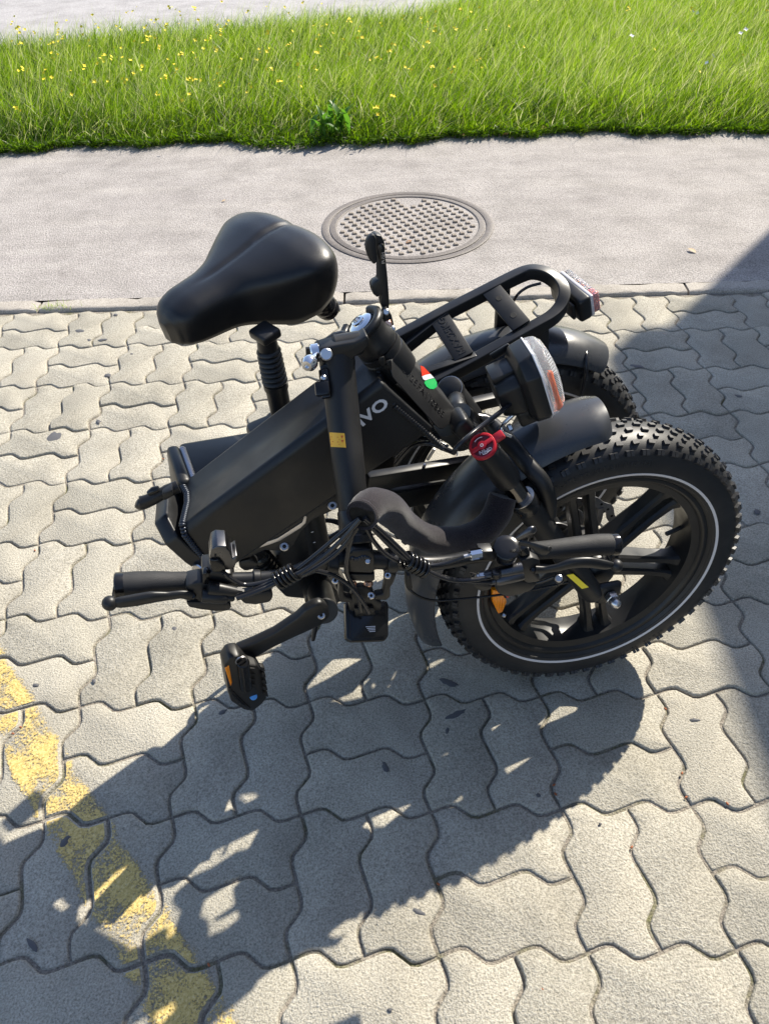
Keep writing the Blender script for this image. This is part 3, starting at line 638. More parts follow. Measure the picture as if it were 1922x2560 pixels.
# ================================================================== THE FOLDED ELECTRIC BICYCLE
bike = empty('folding_bicycle', (0.62, -1.25, 0.0))
tag(bike, 'matt black folded fat-tyre electric bicycle standing on the block paving', 'bicycle')

def ring_pt(C, a, b, n, r, t, w): return C+a*(r*math.cos(t))+b*(r*math.sin(t))+n*w
# tyre outside profile (w, r), near side positive
TP = [(0.038, 0.205), (0.0435, 0.208), (0.0470, 0.2135), (0.0490, 0.222), (0.0505, 0.232), (0.0500, 0.2425), (0.0475, 0.252), (0.0425, 0.2605), (0.034, 0.2670), (0.022, 0.2715), (0.010, 0.2738), (0.0, 0.2742)]
def tyre_w(r): return np.interp(r, [p[1] for p in TP], [p[0] for p in TP])
def wheel(C, a, b, n, phi0, label, rotor_side, full=True):
    prof = [(0.200, -0.040), (0.2055, -0.040), (0.2065, -0.0375), (0.1985, -0.033), (0.190, -0.030), (0.190, 0.030), (0.1985, 0.033), (0.2065, 0.0375), (0.2055, 0.040), (0.200, 0.0405), (0.1965, 0.0385), (0.1935, 0.034), (0.181, 0.030), (0.1775, 0.012), (0.1765, 0.0), (0.1775, -0.012), (0.181, -0.030), (0.1935, -0.034), (0.1965, -0.0385)]
    w = lathe('wheel', C, n, prof, MB, bike, 96, True, xdir=a, label=label)
    full_p = [(r, q) for q, r in TP]+[(r, -q) for q, r in TP[-2::-1]]
    inn = [(0.200, -0.034), (0.200, 0.034)]
    lathe('tyre', C, n, full_p+inn, MR, w, 120, True, xdir=a, smooth=60)
    # reflective line on the near sidewall (and one on the far one)
    for sg in (1, -1):
        pr = [(0.2160, sg*(tyre_w(0.2160)-0.001)), (0.2163, sg*(tyre_w(0.2160)+0.0006)), (0.2205, sg*(tyre_w(0.2205)+0.0006)), (0.2208, sg*(tyre_w(0.2208)-0.001))]
        lathe('reflective_strip', C, n, pr, MRS, w, 120, True, xdir=a)
        lathe('bead_line', C, n, [(0.2100, sg*(tyre_w(0.210)-0.001)), (0.2105, sg*(tyre_w(0.2105)+0.0009)), (0.2120, sg*(tyre_w(0.212)+0.0009)), (0.2125, sg*(tyre_w(0.2125)-0.001))], MR, w, 96, True, xdir=a)
    # knobbly tread: rows of lugs following the crown
    parts = []; N = 62
    rows = [(0.0445, 0.0, (0.0128, 0.0105), 0.0085), (0.0325, 0.5, (0.0115, 0.0085), 0.0072), (0.0205, 0.0, (0.0080, 0.0075), 0.0068), (0.0075, 0.5, (0.0115, 0.0085), 0.0070)]
    for wv, ph, (lu, lw_), hh in rows:
        for sg in (1, -1):
            r0 = float(np.interp(wv, [p[0] for p in TP[::-1]][:8], [p[1] for p in TP[::-1]][:8]))
            sl_ = (np.interp(wv+0.003, [p[0] for p in TP[::-1]][:8], [p[1] for p in TP[::-1]][:8])-np.interp(wv-0.003, [p[0] for p in TP[::-1]][:8], [p[1] for p in TP[::-1]][:8]))/0.006
            for k in range(N):
                t = 2*math.pi*(k+ph+(0.25 if sg < 0 else 0))/N
                er = a*math.cos(t)+b*math.sin(t); et = -a*math.sin(t)+b*math.cos(t)
                nr = unit(er-n*sg*sl_); ew = np.cross(et, nr); c = C+er*r0+n*(sg*wv)
                jit = 0.12*(1 if k % 2 else -1) if wv in (0.0325, 0.0075) else 0.0
                e1 = et*math.cos(jit)+ew*math.sin(jit); e2 = np.cross(nr, e1)
                for half in (-1, 1) if wv == 0.0445 else (0,):
                    v, f = boxv(c+nr*(hh/2-0.003)+e1*(half*lu*0.27), (e1, e2, nr), (lu*(0.46 if half else 1.0), lw_, hh))
                    v = [q if i < 4 else c+nr*((q-c)@nr)+e1*((q-c)@e1)*(0.92 if not half else 0.97)+e2*((q-c)@e2)*0.80 for i, q in enumerate(v)]
                    parts.append((v, f))
    vs, fs = merge(parts); tr = mesh('tread', vs, fs, MK, w, 0); tr['kind'] = 'stuff'
    # cast double spokes
    for k in range(6):
        t = math.radians(phi0+60*k)
        er = a*math.cos(t)+b*math.sin(t); et = -a*math.sin(t)+b*math.cos(t)
        for sg in (-1, 1):
            secs = []
            for r, off, hw, hd in ((0.030, 0.0150, 0.010, 0.020), (0.060, 0.0150, 0.0082, 0.0175), (0.130, 0.0150, 0.0072, 0.0150), (0.166, 0.0165, 0.0082, 0.016), (0.1795, 0.0190, 0.0125, 0.021)):
                c = C+er*r+et*(sg*off)
                loop = [(-hw, -hd*0.7), (-hw*0.6, -hd), (hw*0.6, -hd), (hw, -hd*0.7), (hw, hd*0.7), (hw*0.6, hd), (-hw*0.6, hd), (-hw, hd*0.7)]
                secs.append([c+et*x+n*y for x, y in loop])
            vs = [p for s in secs for p in s]; fs = [(i*8+j, i*8+(j+1) % 8, (i+1)*8+(j+1) % 8, (i+1)*8+j) for i in range(4) for j in range(8)]+[tuple(range(8)), tuple(32+j for j in range(8))]
            mesh('spoke', vs, fs, MB, w, 30)
    lathe('hub', C, n, [(0.012, -0.062), (0.030, -0.060), (0.034, -0.048), (0.034, -0.022), (0.046, -0.016), (0.048, 0.0), (0.046, 0.016), (0.034, 0.022), (0.032, 0.044), (0.022, 0.052), (0.012, 0.054)], MB, w, 40)
    # brake rotor
    vs, fs = [], []; zc = rotor_side*0.066; K = 96
    def rv(r, t, z): vs.append(ring_pt(C, a, b, n, r, t, z)); return len(vs)-1
    ringi = []
    for j in range(K):
        t = 2*math.pi*j/K; wav = 0.0022*math.sin(t*12)
        ringi.append([rv(0.072+wav, t, zc-0.001), rv(0.088+wav, t, zc-0.001), rv(0.088+wav, t, zc+0.001), rv(0.072+wav, t, zc+0.001)])
    for j in range(K):
        A, B_ = ringi[j], ringi[(j+1) % K]
        hole = (j % 4 == 1)
        for e in range(4):
            fs.append((A[e], A[(e+1) % 4], B_[(e+1) % 4], B_[e]))
    rot = mesh('brake_rotor', vs, fs, MDISC, w, 30)
    for j in range(6):
        t = 2*math.pi*j/6; p = ring_pt(C, a, b, n, 0.022, t, zc); m_ = ring_pt(C, a, b, n, 0.050, t+0.35, zc); q = ring_pt(C, a, b, n, 0.074, t+0.85, zc)
        vs, fs = tubev(crom([p, m_, q], 6), 0.0034, 6, up=n, flat=2.0)
        mesh('rotor_arm', [v for v in vs], fs, MDISC, w, 40)
    for j in range(24):
        t = 2*math.pi*(j+0.5)/24
        lathe('rotor_hole', ring_pt(C, a, b, n, 0.080, t, zc), n, [(0.0028, -0.0012), (0.0028, 0.0012)], MBLK, w, 8)
    lathe('rotor_carrier', C+n*zc, n, [(0.012, -0.0015), (0.024, -0.0015), (0.024, 0.0015), (0.012, 0.0015)], MDISC, w, 24)
    # valve
    t = math.radians(11); er = a*math.cos(t)+b*math.sin(t)
    cyl('valve', C+er*0.178, C+er*0.147+n*0.004, 0.0042, MR, w, 10)
    # raised lettering round the sidewall
    for body, rr, tc, sz in (('MAX  INFLATE TO 20 P.S.I. (140 kPa)', 0.2405, 102, 0.0105), ('20 x 4.0   98-406', 0.2405, -60, 0.0105)):
        v, f = textmesh(body, sz, 0.0004, 0.0, 1.25); th = math.radians(tc)-v[:, 0]/rr; r = rr+v[:, 1]
        P = C+np.outer(np.cos(th)*r, a)+np.outer(np.sin(th)*r, b)+np.outer(tyre_w(r)+0.0003+v[:, 2], n)
        mesh('sidewall_lettering', P, f, MK, w, 0)
    return w
fw = wheel(FC, FA, FB, FN, -17, 'nearer wheel with fat knobbly tyre and white sidewall line', -1)
rw = wheel(WC, WA, WB, WN, 10, 'wheel mostly hidden behind the nearer wheel', 1)

# axle nut, dome cap and washers on the near fork end
ax0 = FC+FN*0.100
cyl('axle_nut', FC+FN*0.094, FC+FN*0.106, 0.0115, MS, fw, 6, 0.001)
lathe('axle_cap', FC+FN*0.105, FN, [(0.0095, 0), (0.0095, 0.008), (0.0085, 0.012), (0.005, 0.0155), (0.0005, 0.017)], MS, fw, 20)
# amber spoke reflector
rp_ = [F(x, y, 0.046) for x, y in [(1231, 1476), (1262, 1478), (1266, 1506), (1256, 1530), (1245, 1535), (1231, 1506)]]
prism('spoke_reflector', rp_, -FN*0.010, MAMB, fw, 0.0015, label='amber spoke reflector')
cyl('reflector_screw', F(1259, 1538, 0.046), F(1259, 1538, 0.040), 0.004, MS, fw, 10)

# --- mudguards
def mudguard(C, a, b, n, t0, t1, R, hw, depth, label, tip=0.02):
    K = 44; prof = []
    J = 15
    for j in range(J):
        s = -1+2*j/(J-1); ang = s*math.radians(78)
        prof.append((math.sin(ang)/math.sin(math.radians(78))*hw, R-depth*(1-math.cos(ang))/(1-math.cos(math.radians(78)))))
    vs, fs = [], []; th = 0.0022
    for i in range(K+1):
        u = i/K; t = math.radians(t0+(t1-t0)*u)
        e = min(u, 1-u)*abs(math.radians(t1-t0))*R; k = 1.0 if e > tip else 0.80+0.20*math.sqrt(max(0, 1-(1-e/tip)**2))
        for lay in (0, 1):
            for (w, r) in prof: vs.append(ring_pt(C, a, b, n, r-lay*th, t, w*k*(1-lay*th/hw)))
    m = 2*J
    for i in range(K):
        A, B_ = i*m, (i+1)*m
        for j in range(J-1):
            fs.append((A+j, A+j+1, B_+j+1, B_+j)); fs.append((A+J+j, B_+J+j, B_+J+j+1, A+J+j+1))
        fs.append((A, B_, B_+J, A+J)); fs.append((A+J-1, A+2*J-1, B_+2*J-1, B_+J-1))
    for A in (0, K*m):
        for j in range(J-1): fs.append((A+j, A+J+j, A+J+j+1, A+j+1))
    return mesh('mudguard', vs, fs, MF, bike, 50, label=label)
mgf = mudguard(FC, FA, FB, FN, 94, 200, 0.332, 0.056, 0.034, 'mudguard over the nearer wheel under the headlight')
mgr = mudguard(WC, WA, WB, WN, 58, 170, 0.312, 0.056, 0.032, 'mudguard under the luggage rack with a cable strap')
# stays
tube('stay', [F(1022, 1455, 0.05), F(1030, 1480, 0.062), F(1075, 1500, 0.066), F(1150, 1498, 0.070), F(1300, 1480, 0.075), F(1420, 1455, 0.080)], 0.0022, MPG, mgf, 8, 5)
fpoly('stay_clip', [(1017, 1440), (1026, 1438), (1032, 1470), (1024, 1481), (1015, 1470)], 0.062, 0.016, MP, mgf, 0.002)

# --- fork
ckp = [F(1224, 1146, 0.080), F(1206, 1118, 0.062), F(1178, 1090, 0.036), F(1160, 1072, 0.0)]
ckp2 = [q-FN*(0.165*f_) for q, f_ in zip(ckp[::-1], (0.12, 0.42, 0.80, 1.0))]
crown = tube('fork_crown', ckp+ckp2, [0.013, 0.015, 0.018, 0.021, 0.021, 0.018, 0.016, 0.013], MB, bike, 18, 5, flat=0.85)
fpoly('crown_face', [(1146, 1060), (1166, 1046), (1204, 1086), (1238, 1128), (1222, 1152), (1198, 1150), (1176, 1126), (1150, 1102), (1132, 1084)], 0.046, 0.04, MB, crown, 0.006, seg=3)
lathe('crown_race', F(1140, 1062, 0.0), unit(F(1140, 1062, 0.0)-F(1040, 940, 0.0)), [(0.031, -0.012), (0.032, -0.004), (0.030, 0.004), (0.027, 0.014), (0.026, 0.03)], MB, crown, 28)
def fork_leg(o, near):
    ax = unit(F(1488, 1492, o)-F(1212, 1120, o)) if near else unit(F(1488, 1492, 0.08)-F(1212, 1120, 0.08))
    top = F(1213, 1124, o) if near else F(1213, 1124, 0.08)-FN*0.165
    L = np.linalg.norm(F(1488, 1492, 0.08)-F(1213, 1124, 0.08))
    lg = lathe('fork_leg', top, ax, [(0.016, 0.0), (0.0190, 0.002), (0.0200, 0.03), (0.0200, 0.066), (0.0175, 0.074)], MP, bike, 28, label=None)
    lathe('stanchion', top+ax*0.074, ax, [(0.0145, 0), (0.0145, 0.075)], MST, lg, 24)
    lathe('seal', top+ax*0.118, ax, [(0.0150, -0.004), (0.0200, -0.004), (0.0215, 0.0), (0.0215, 0.010), (0.0208, 0.012), (0.0208, 0.020)], MPG, lg, 28)
    lathe('seal_ring', top+ax*0.1135, ax, [(0.0150, 0), (0.0205, 0), (0.0205, 0.0012), (0.0150, 0.0012)], MS, lg, 28)
    lathe('lower_leg', top+ax*0.128, ax, [(0.0200, 0), (0.0205, 0.02), (0.0195, 0.06), (0.0195, L-0.19), (0.0195, L-0.150), (0.0170, L-0.138), (0.008, L-0.130)], MBM, lg, 28)
    return lg, top, ax, L
flg, ftop, fax, fL = fork_leg(0.080, True)
flg2, ftop2, _, _ = fork_leg(-0.085, False)
# dropout lugs
for o, lg in ((0.085, flg), (-0.08, flg2)):
    blk('dropout', FC+FN*o, (FA, FB, FN), (0.044, 0.044, 0.014), MB, lg, 0.008, 3)
# red lockout dial
kz = unit(-fax+FN*0.50); kc = ftop-fax*0.006
kn = lathe('lockout_dial', kc, kz, [(0.0180, -0.006), (0.0195, -0.004), (0.0195, 0.004), (0.0180, 0.0062), (0.0158, 0.0065), (0.0152, 0.0045), (0.0005, 0.0043)], MRED, flg, 30, label='red dial marked OPEN')
kx = unit(F(1262, 1096, 0.08)-F(1212, 1130, 0.08)); kx = unit(kx-kz*(kx@kz)); ky = np.cross(kz, kx)
blk('dial_lever', kc+kx*0.0245, (kx, ky, kz), (0.016, 0.012, 0.010), MRED, flg, 0.002)
blk('dial_bar', kc+kz*0.0062, (kx, ky, kz), (0.033, 0.0065, 0.0035), MRED, flg, 0.001)
lathe('dial_recess', kc+kz*0.0046, kz, [(0.0150, 0), (0.0150, 0.0004), (0.0005, 0.0004)], simple('dark_red', (0.10, 0.006, 0.012), 0.4), flg, 24)
lathe('dial_hub', kc+kz*0.0055, kz, [(0.006, 0), (0.006, 0.0035), (0.0005, 0.004)], MRED, flg, 16)
text('dial_lettering', 'OPEN', kc+kz*0.0056-ky*0.0088, -kx*0.8+ky*0.2, -ky, 0.0072, MWH, flg, 0.0002, 0.0)
for rr_, sg in ((0.0125, 1), (0.0128, -1)):
    vs, fs = tubev([kc+kz*0.0056+ky*(sg*rr_*math.cos(t))+kx*(rr_*math.sin(t)) for t in np.linspace(-0.5, 0.5, 7)], 0.0006, 5); mesh('dial_mark', vs, fs, MWH, flg, 60)
text('dial_symbol', 'o', kc+kz*0.0098, kx, ky, 0.010, MWH, flg, 0.0002)
# far leg preload knob
lathe('preload_knob', ftop2+kz*0.002, kz, [(0.021, -0.006), (0.021, 0.004), (0.0185, 0.010), (0.012, 0.013), (0.0005, 0.0135)], MP, flg2, 24)
lathe('preload_ring', ftop2+kz*0.006, kz, [(0.0205, 0), (0.0205, 0.003), (0.0195, 0.003), (0.0195, 0.0)], MAL, flg2, 24, True)
# arched brace over the tyre
bp_ = [F(1371, 1290, 0.078), F(1370, 1245, 0.078), F(1353, 1203, 0.070), F(1318, 1163, 0.050), F(1286, 1124, 0.020), F(1254, 1090, -0.010), F(1226, 1058, -0.040), F(1204, 1040, -0.062)]
tube('fork_brace', bp_, [0.012, 0.012, 0.0125, 0.013, 0.014, 0.0145, 0.012, 0.006], MB, bike, 14, 5, flat=0.75)
fpoly('brace_tip', [(1196, 1037), (1218, 1040), (1248, 1056), (1275, 1088), (1262, 1092), (1232, 1070), (1218, 1066)], -0.030, 0.006, MAL, bike, 0.0015)
# label and bolts on the lower leg
lab = [F(1415, 1437, 0.103), F(1432, 1434, 0.103), F(1470, 1467, 0.103), F(1453, 1471, 0.103)]
prism('fork_label', lab, FN*0.0012, MYE2, flg, 0.0, label='yellow label')
cyl('cable_bolt', F(1396, 1446, 0.13), F(1398, 1448, 0.115), 0.0085, MP, flg, 14)
cyl('cable_bolt_head', F(1396, 1446, 0.138), F(1396, 1446, 0.129), 0.0062, MAL, flg, 14)
tube('axle_cable', [F(1390, 1440, 0.12), F(1352, 1455, 0.11), F(1290, 1470, 0.09), F(1262, 1492, 0.08)], 0.003, MCAB, flg, 8, 5)
# dark dust gaiter behind the handlebar
fpoly('brake_caliper', [(1340, 1330), (1375, 1322), (1392, 1350), (1380, 1378), (1350, 1380)], -0.03, 0.03, MAL, bike, 0.004)

# --- head tube
HP = F(1094, 1072, 0.046); HN_ = unit(np.cross(F(982, 944, 0.046)-HP, F(1142, 1034, 0.006)-HP)); HN_ = HN_ if HN_@FN > 0 else -HN_
def HF(x, y, e=0.0): return at(x, y, HN_, HP+HN_*e)
head = prism('head_tube', [HF(x, y) for x, y in [(972, 908), (982, 888), (1002, 874), (1142, 1030), (1145, 1046), (1108, 1076), (1094, 1072), (981, 946)]], -FN*0.062-HN_*0.004, MB, bike, 0.006, 3)
hx = unit(HF(1094, 1072)-HF(982, 944)); hy = np.cross(HN_, hx)
text('serial_lettering', 'SV25FA110865', HF(1060, 982, 0.0003), hx, hy, 0.0150, MDK, head, 0.0004, 0.0, 1.1)  # lighter metal stands in for light caught by the embossed black letters
for nm, pts, m in (('flag_sticker_red', [(1050, 914), (1058, 917), (1075, 935), (1064, 937), (1054, 941)], MRD2), ('flag_sticker_white', [(1054, 941), (1064, 937), (1075, 935), (1084, 945), (1073, 947), (1062, 951), (1057, 948)], MWH), ('flag_sticker_green', [(1062, 952), (1073, 948), (1085, 946), (1091, 956), (1091, 967), (1083, 973), (1073, 972), (1065, 966), (1060, 958)], MGR)):
    prism(nm, [HF(x, y, 0.0003) for x, y in pts], HN_*0.0006, m, head, 0.0)
sax = unit(F(962, 846, 0.0)-F(1060, 968, 0.0))                   # steering axis, upwards
hc = F(974, 900, 0.0)
lathe('headset_cup', hc, sax, [(0.0285, -0.020), (0.0295, -0.010), (0.0300, 0.010), (0.0298, 0.014), (0.0280, 0.015), (0.0280, 0.018), (0.0298, 0.019), (0.0298, 0.026), (0.0285, 0.0265)], MP, head, 36)
for k, (px, py) in enumerate([(955, 905), (973, 913)]):
    fpoly('cup_window', [(px-9, py-8), (px+6, py-14), (px+8, py+16), (px-2, py+10)], 0.040, 0.004, MBLK, head, 0.002)
stem = lathe('stem_base', hc+sax*0.028, sax, [(0.0285, 0), (0.0290, 0.003), (0.0290, 0.012), (0.0265, 0.018), (0.0270, 0.028), (0.0270, 0.034), (0.021, 0.035), (0.020, 0.026), (0.0005, 0.026)], MB, bike, 36)
st_top = hc+sax*0.062
s1 = unit(FN-sax*(FN@sax)); s2 = np.cross(sax, s1)
# horseshoe rim of the hinge
hs = [st_top+(s1*math.cos(t)+s2*math.sin(t))*0.0265+sax*0.004 for t in np.linspace(-2.4, 2.4, 22)]
tube('hinge_rim', hs, 0.0065, MB, stem, 8, 0)
lathe('hinge_bolt', st_top+sax*0.002, sax, [(0.018, 0.0), (0.018, 0.006), (0.0150, 0.008), (0.0085, 0.0085), (0.0085, 0.011), (0.0055, 0.0115), (0.0055, 0.007), (0.0005, 0.007)], MCH, stem, 24, label='polished hinge bolt')
lathe('bolt_washer', st_top-sax*0.002, sax, [(0.0225, 0), (0.0225, 0.004), (0.021, 0.005), (0.0005, 0.005)], simple('blue_steel', (0.35, 0.52, 0.80), 0.12, 1.0), stem, 28)
fpoly('hinge_ear', [(958, 772), (968, 768), (980, 790), (986, 815), (980, 832), (966, 836), (955, 815)], -0.005, 0.012, MB, stem, 0.003)
for px, py, m in ((969, 811, MCOP), (980, 822, MS), (965, 780, MS)):
    cyl('ear_rivet', F(px, py, -0.004), F(px, py, -0.001), 0.0045 if m is not MCOP else 0.006, m, stem, 12)
# quick-release lever standing up
lv = fpoly('release_lever', [(955, 772), (952, 755), (954, 735), (944, 745), (932, 735), (928, 715), (934, 706), (946, 700), (946, 660), (944, 640), (938, 606), (932, 592), (940, 586), (954, 590), (962, 606), (964, 640), (970, 700), (974, 760), (972, 775)], -0.012, 0.016, MP, bike, 0.003)
fpoly('lever_pad', [(914, 622), (916, 602), (925, 589), (936, 586), (942, 600), (944, 655), (936, 664), (922, 648)], -0.002, 0.010, MP, lv, 0.004)
fpoly('lever_button', [(946, 612), (958, 608), (964, 620), (963, 646), (956, 658), (948, 650)], -0.007, 0.008, MPG, lv, 0.003)
text('button_lettering', 'PUSH', F(958, 645, -0.0065), FB, -FA, 0.006, MAL, lv, 0.0002)
# upper hinge jaw swung down, carrying the handlebar post
jaw = fpoly('hinge_jaw', [(800, 872), (845, 862), (886, 855), (906, 848), (918, 838), (924, 850), (922, 866), (906, 882), (884, 896), (878, 902), (812, 912), (802, 905)], 0.062, 0.026, MB, bike, 0.005, seg=3)
cyl('jaw_pin_barrel', F(832, 868, 0.044), F(905, 856, 0.044), 0.0150, MB, jaw, 24, 0.003)
fpoly('jaw_back', [(786, 862), (815, 852), (835, 838), (862, 832), (880, 842), (882, 862), (830, 880), (792, 886)], 0.020, 0.012, MB, jaw, 0.004)
fpoly('jaw_bridge', [(806, 878), (872, 866), (876, 900), (812, 910)], 0.045, 0.034, MB, jaw, 0.003)
fpoly('jaw_cheek', [(765, 872), (800, 868), (803, 905), (767, 908)], 0.030, 0.006, MB, jaw, 0.001)
cyl('jaw_roller', F(776, 884, 0.050), F(800, 880, 0.050), 0.0115, MCH, jaw, 20)
tube('jaw_knob_stem', [F(792, 886, 0.058), F(782, 898, 0.072)], 0.0045, MCH, jaw, 10)
lathe('jaw_knob', F(774, 907, 0.076), unit(F(774, 907, 0.076)-F(790, 888, 0.06)), [(0.0005, -0.0105), (0.006, -0.009), (0.0098, -0.003), (0.0098, 0.003), (0.0065, 0.0085), (0.003, 0.0085), (0.003, 0.006), (0.0005, 0.006)], MCH, jaw, 20)
cyl('jaw_rivet', F(816, 886, 0.0695), F(816, 886, 0.0725), 0.0075, MS, jaw, 18)
# handlebar post
pt, pb_ = F(843, 905, 0.048), B(886, 1300, -0.022)
pax = unit(pb_-pt); pL = np.linalg.norm(pb_-pt)
post = lathe('handlebar_post', pt, pax, [(0.0225, -0.010), (0.0225, 0.004), (0.0215, 0.008), (0.0205, pL*0.5), (0.0185, pL-0.002), (0.0175, pL)], MBM, bike, 36)
lathe('post_clamp', pt+pax*(pL-0.012), pax, [(0.0195, 0), (0.0205, 0.002), (0.0205, 0.024), (0.0195, 0.026), (0.0195, 0.030), (0.021, 0.032), (0.021, 0.040), (0.0195, 0.042)], MB, post, 30)
pin = B(905, 1392, 0.0)
lathe('inner_post', pt+pax*(pL-0.004), unit(pin-(pt+pax*pL)), [(0.0155, 0), (0.0150, np.linalg.norm(pin-(pt+pax*pL)))], MBM, post, 28)
pside = unit(np.cross(pax, CAM-pt)); pfr = unit(np.cross(pside, pax))
def on_post(px, py, extra=0.0):                                  # pixel onto the near surface of the post
    d = unit(RGT*((px-W/2)/FPX)-UPV*((py-H/2)/FPX)+FWD); w0 = CAM-pt; dd = d-pax*(d@pax); ww = w0-pax*(w0@pax)
    A = dd@dd; Bq = 2*dd@ww
    r = 0.0208+extra
    for _ in range(3):
        D = Bq*Bq-4*A*(ww@ww-r*r); t = (-Bq-math.sqrt(max(D, 0)))/(2*A); h = (CAM+d*t-pt)@pax; r = float(np.interp(h, [0.008, pL*0.5, pL], [0.0215, 0.0205, 0.0185]))+extra
    return CAM+d*t
gx = np.linspace(0, 1, 7); pts = []
for v_ in (0, 1):
    for u in gx:
        x = 823+(861-823)*u+(4 if v_ else 0); y = (1081 if not v_ else 1117)+(1.5-3*v_)*0+u*2; pts.append(on_post(x, y, 0.0004))
yl = mesh('warning_label', pts, [(i, i+1, 8+i, 7+i) for i in range(6)], MYE, post, 60, label='orange-yellow warning label')
for i, (x, y, w_) in enumerate([(836, 1091, 9), (837, 1097, 12), (838, 1103, 8), (838, 1109, 11)]):
    q = [on_post(x-w_, y, 0.0007), on_post(x+w_, y+1, 0.0007), on_post(x+w_, y+3, 0.0007), on_post(x-w_, y+2, 0.0007)]; mesh('label_print', q, [(0, 1, 2, 3)], MORP, post, 0)
for (x, y) in ((855, 1092), (856, 1103)):
    q = [on_post(x-4, y-3, 0.0007), on_post(x+4, y-3, 0.0007), on_post(x, y+4, 0.0007)]; mesh('label_symbol', q, [(0, 1, 2)], MORP, post, 0)
cyl('post_screw', on_post(813, 921, -0.002), on_post(813, 921, 0.0015), 0.0062, MPG, post, 18)
cyl('post_screw_socket', on_post(813, 921, 0.001), on_post(813, 921, 0.0020), 0.0026, MBLK, post, 6)
lt = on_post(812, 960, 0.003); blk('cable_latch', lt, (pside, pax, pfr), (0.012, 0.036, 0.010), MPG, post, 0.0025)
blk('latch_foot', on_post(806, 972, 0.008), (pside, pax, pfr), (0.018, 0.018, 0.012), MPG, post, 0.003)
cyl('latch_screw', on_post(809, 945, 0.007), on_post(809, 945, 0.0105), 0.0038, MS, post, 12)

# --- main tube (front half) with hinge plates
edges = [((470, 1244), (925, 899), -0.014), ((458, 1311), (950, 944), 0.049), ((464, 1336), (958, 962), 0.056), ((545, 1441), (1085, 1071), 0.056)]
A0 = [F(*e[0], e[2]) for e in edges]; A1 = [F(*e[1], e[2]) for e in edges]
def loop(Pn, Pe):
    low = Pn[3]-FB*0.008-FN*0.014
    near_ = [Pn[0]-FN*(-0.014)*0+FN*0.0, Pn[1], Pn[2], Pn[3], low]
    offs = [-0.014, 0.049, 0.056, 0.056, 0.042]
    far__ = [q-FN*(2*o) for q, o in zip(near_[1:], offs[1:])]
    topc = Pn[0]
    return [topc+FN*0.012, near_[1], near_[2], near_[3], near_[4], far__[3], far__[2], far__[1], far__[0], topc-FN*0.010]
l0, l1 = loop(A0, None), loop(A1, None); k = len(l0)
vs = l0+l1; fs = [tuple(range(k)), tuple(range(2*k-1, k-1, -1))]+[(i, (i+1) % k, k+(i+1) % k, k+i) for i in range(k)]
mtube = bevelled('main_tube', vs, fs, MB, bike, 0.004, 3)
tx = unit(A1[3]-A0[3]); ty = unit(FB-tx*(FB@tx))
text('brand_lettering', 'VIVO', F(919, 1041, 0.0563), unit(F(958, 1010, 0.056)-F(905, 1052, 0.056)), ty, 0.0235, MWH, mtube, 0.0002, 0.0007, 1.0, 1.22)
# weld bead round the end of the main tube
def weld(name, loop_pts, r, mat, parent, step=0.0042):
    P = np.array(loop_pts+[loop_pts[0]]); out = []
    for i in range(len(P)-1):
        m = max(1, int(np.linalg.norm(P[i+1]-P[i])/step))
        for j in range(m): out.append(P[i]+(P[i+1]-P[i])*j/m)
    parts = []
    for i, q in enumerate(out):
        d = unit(out[(i+1) % len(out)]-out[i-1]); v, f = lathev(q-d*0.0015, d, [(0.0008, -0.0010), (r*0.8, 0.0), (r, 0.0022), (r*0.8, 0.0042), (0.0008, 0.005)], 8); parts.append((v, f))
    vs, fs = merge(parts); return mesh(name, vs, fs, mat, parent, 60)
tdir = unit(A1[2]-A0[2])
weld('weld_seam', [p-tdir*0.001 for p in l0], 0.0056, MWELD, mtube)
weld('head_weld', [F(x, y, 0.0) + FN*o for x, y, o in [(935, 905, 0.02), (950, 945, 0.046), (965, 965, 0.056), (1030, 1020, 0.056), (1078, 1066, 0.056), (1080, 1068, 0.04)]]+[F(1060, 1040, -0.03), F(960, 920, -0.03)], 0.0046, MBM, mtube)
def plate_loop(cen, s):
    pts = [(-0.045, 0.058), (0.030, 0.062), (0.058, 0.040), (0.064, 0.0), (0.060, -0.045), (0.040, -0.084), (-0.035, -0.088), (-0.058, -0.060), (-0.062, 0.0), (-0.058, 0.045)]
    return [cen+FN*w+ty*v+tdir*s for w, v in pts]
pc = (F(480, 1372, 0.0)+F(470, 1350, 0.0))/2
pc = sum(l0)/len(l0)
hp = prism('hinge_plate', plate_loop(pc, -0.004), -tdir*0.024, MB, bike, 0.004, 3, label='octagonal hinge plate welded to the main tube')
cyl('hinge_catch', F(505, 1420, 0.06), F(492, 1428, 0.07), 0.010, MCH, hp, 16)
# rear half: short tube and plate, running back behind the main tube
RT = [Q(462, 1158, 0.02), Q(452, 1224, 0.075)]
qx = unit(Q(700, 1125, 0.0)-Q(466, 1166, 0.0)); qy = unit(V((0, 0, 1))-qx*qx[2]); qn = np.cross(qx, qy); qn = qn if qn@QN > 0 else -qn
rc = Q(466, 1165, -0.015)
rtube = blk('rear_tube', rc+qx*0.17-qy*0.045-qn*0.012, (qx, qy, qn), (0.34, 0.092, 0.100), MB, bike, 0.008, 3)
rpl = blk('hinge_plate', rc-qx*0.011-qy*0.043, (qx, qy, qn), (0.020, 0.106, 0.096), MB, bike, 0.008, 3, label='hinge plate of the rear half with bright weld')
cr = rc-qy*0.045
weld('weld_seam', [cr+qn*a_+qy*b_+qx*0.003 for a_, b_ in [(-0.040, 0.046), (0.040, 0.046), (0.041, 0.0), (0.040, -0.046), (-0.040, -0.046)]], 0.0062, MAL, rtube)
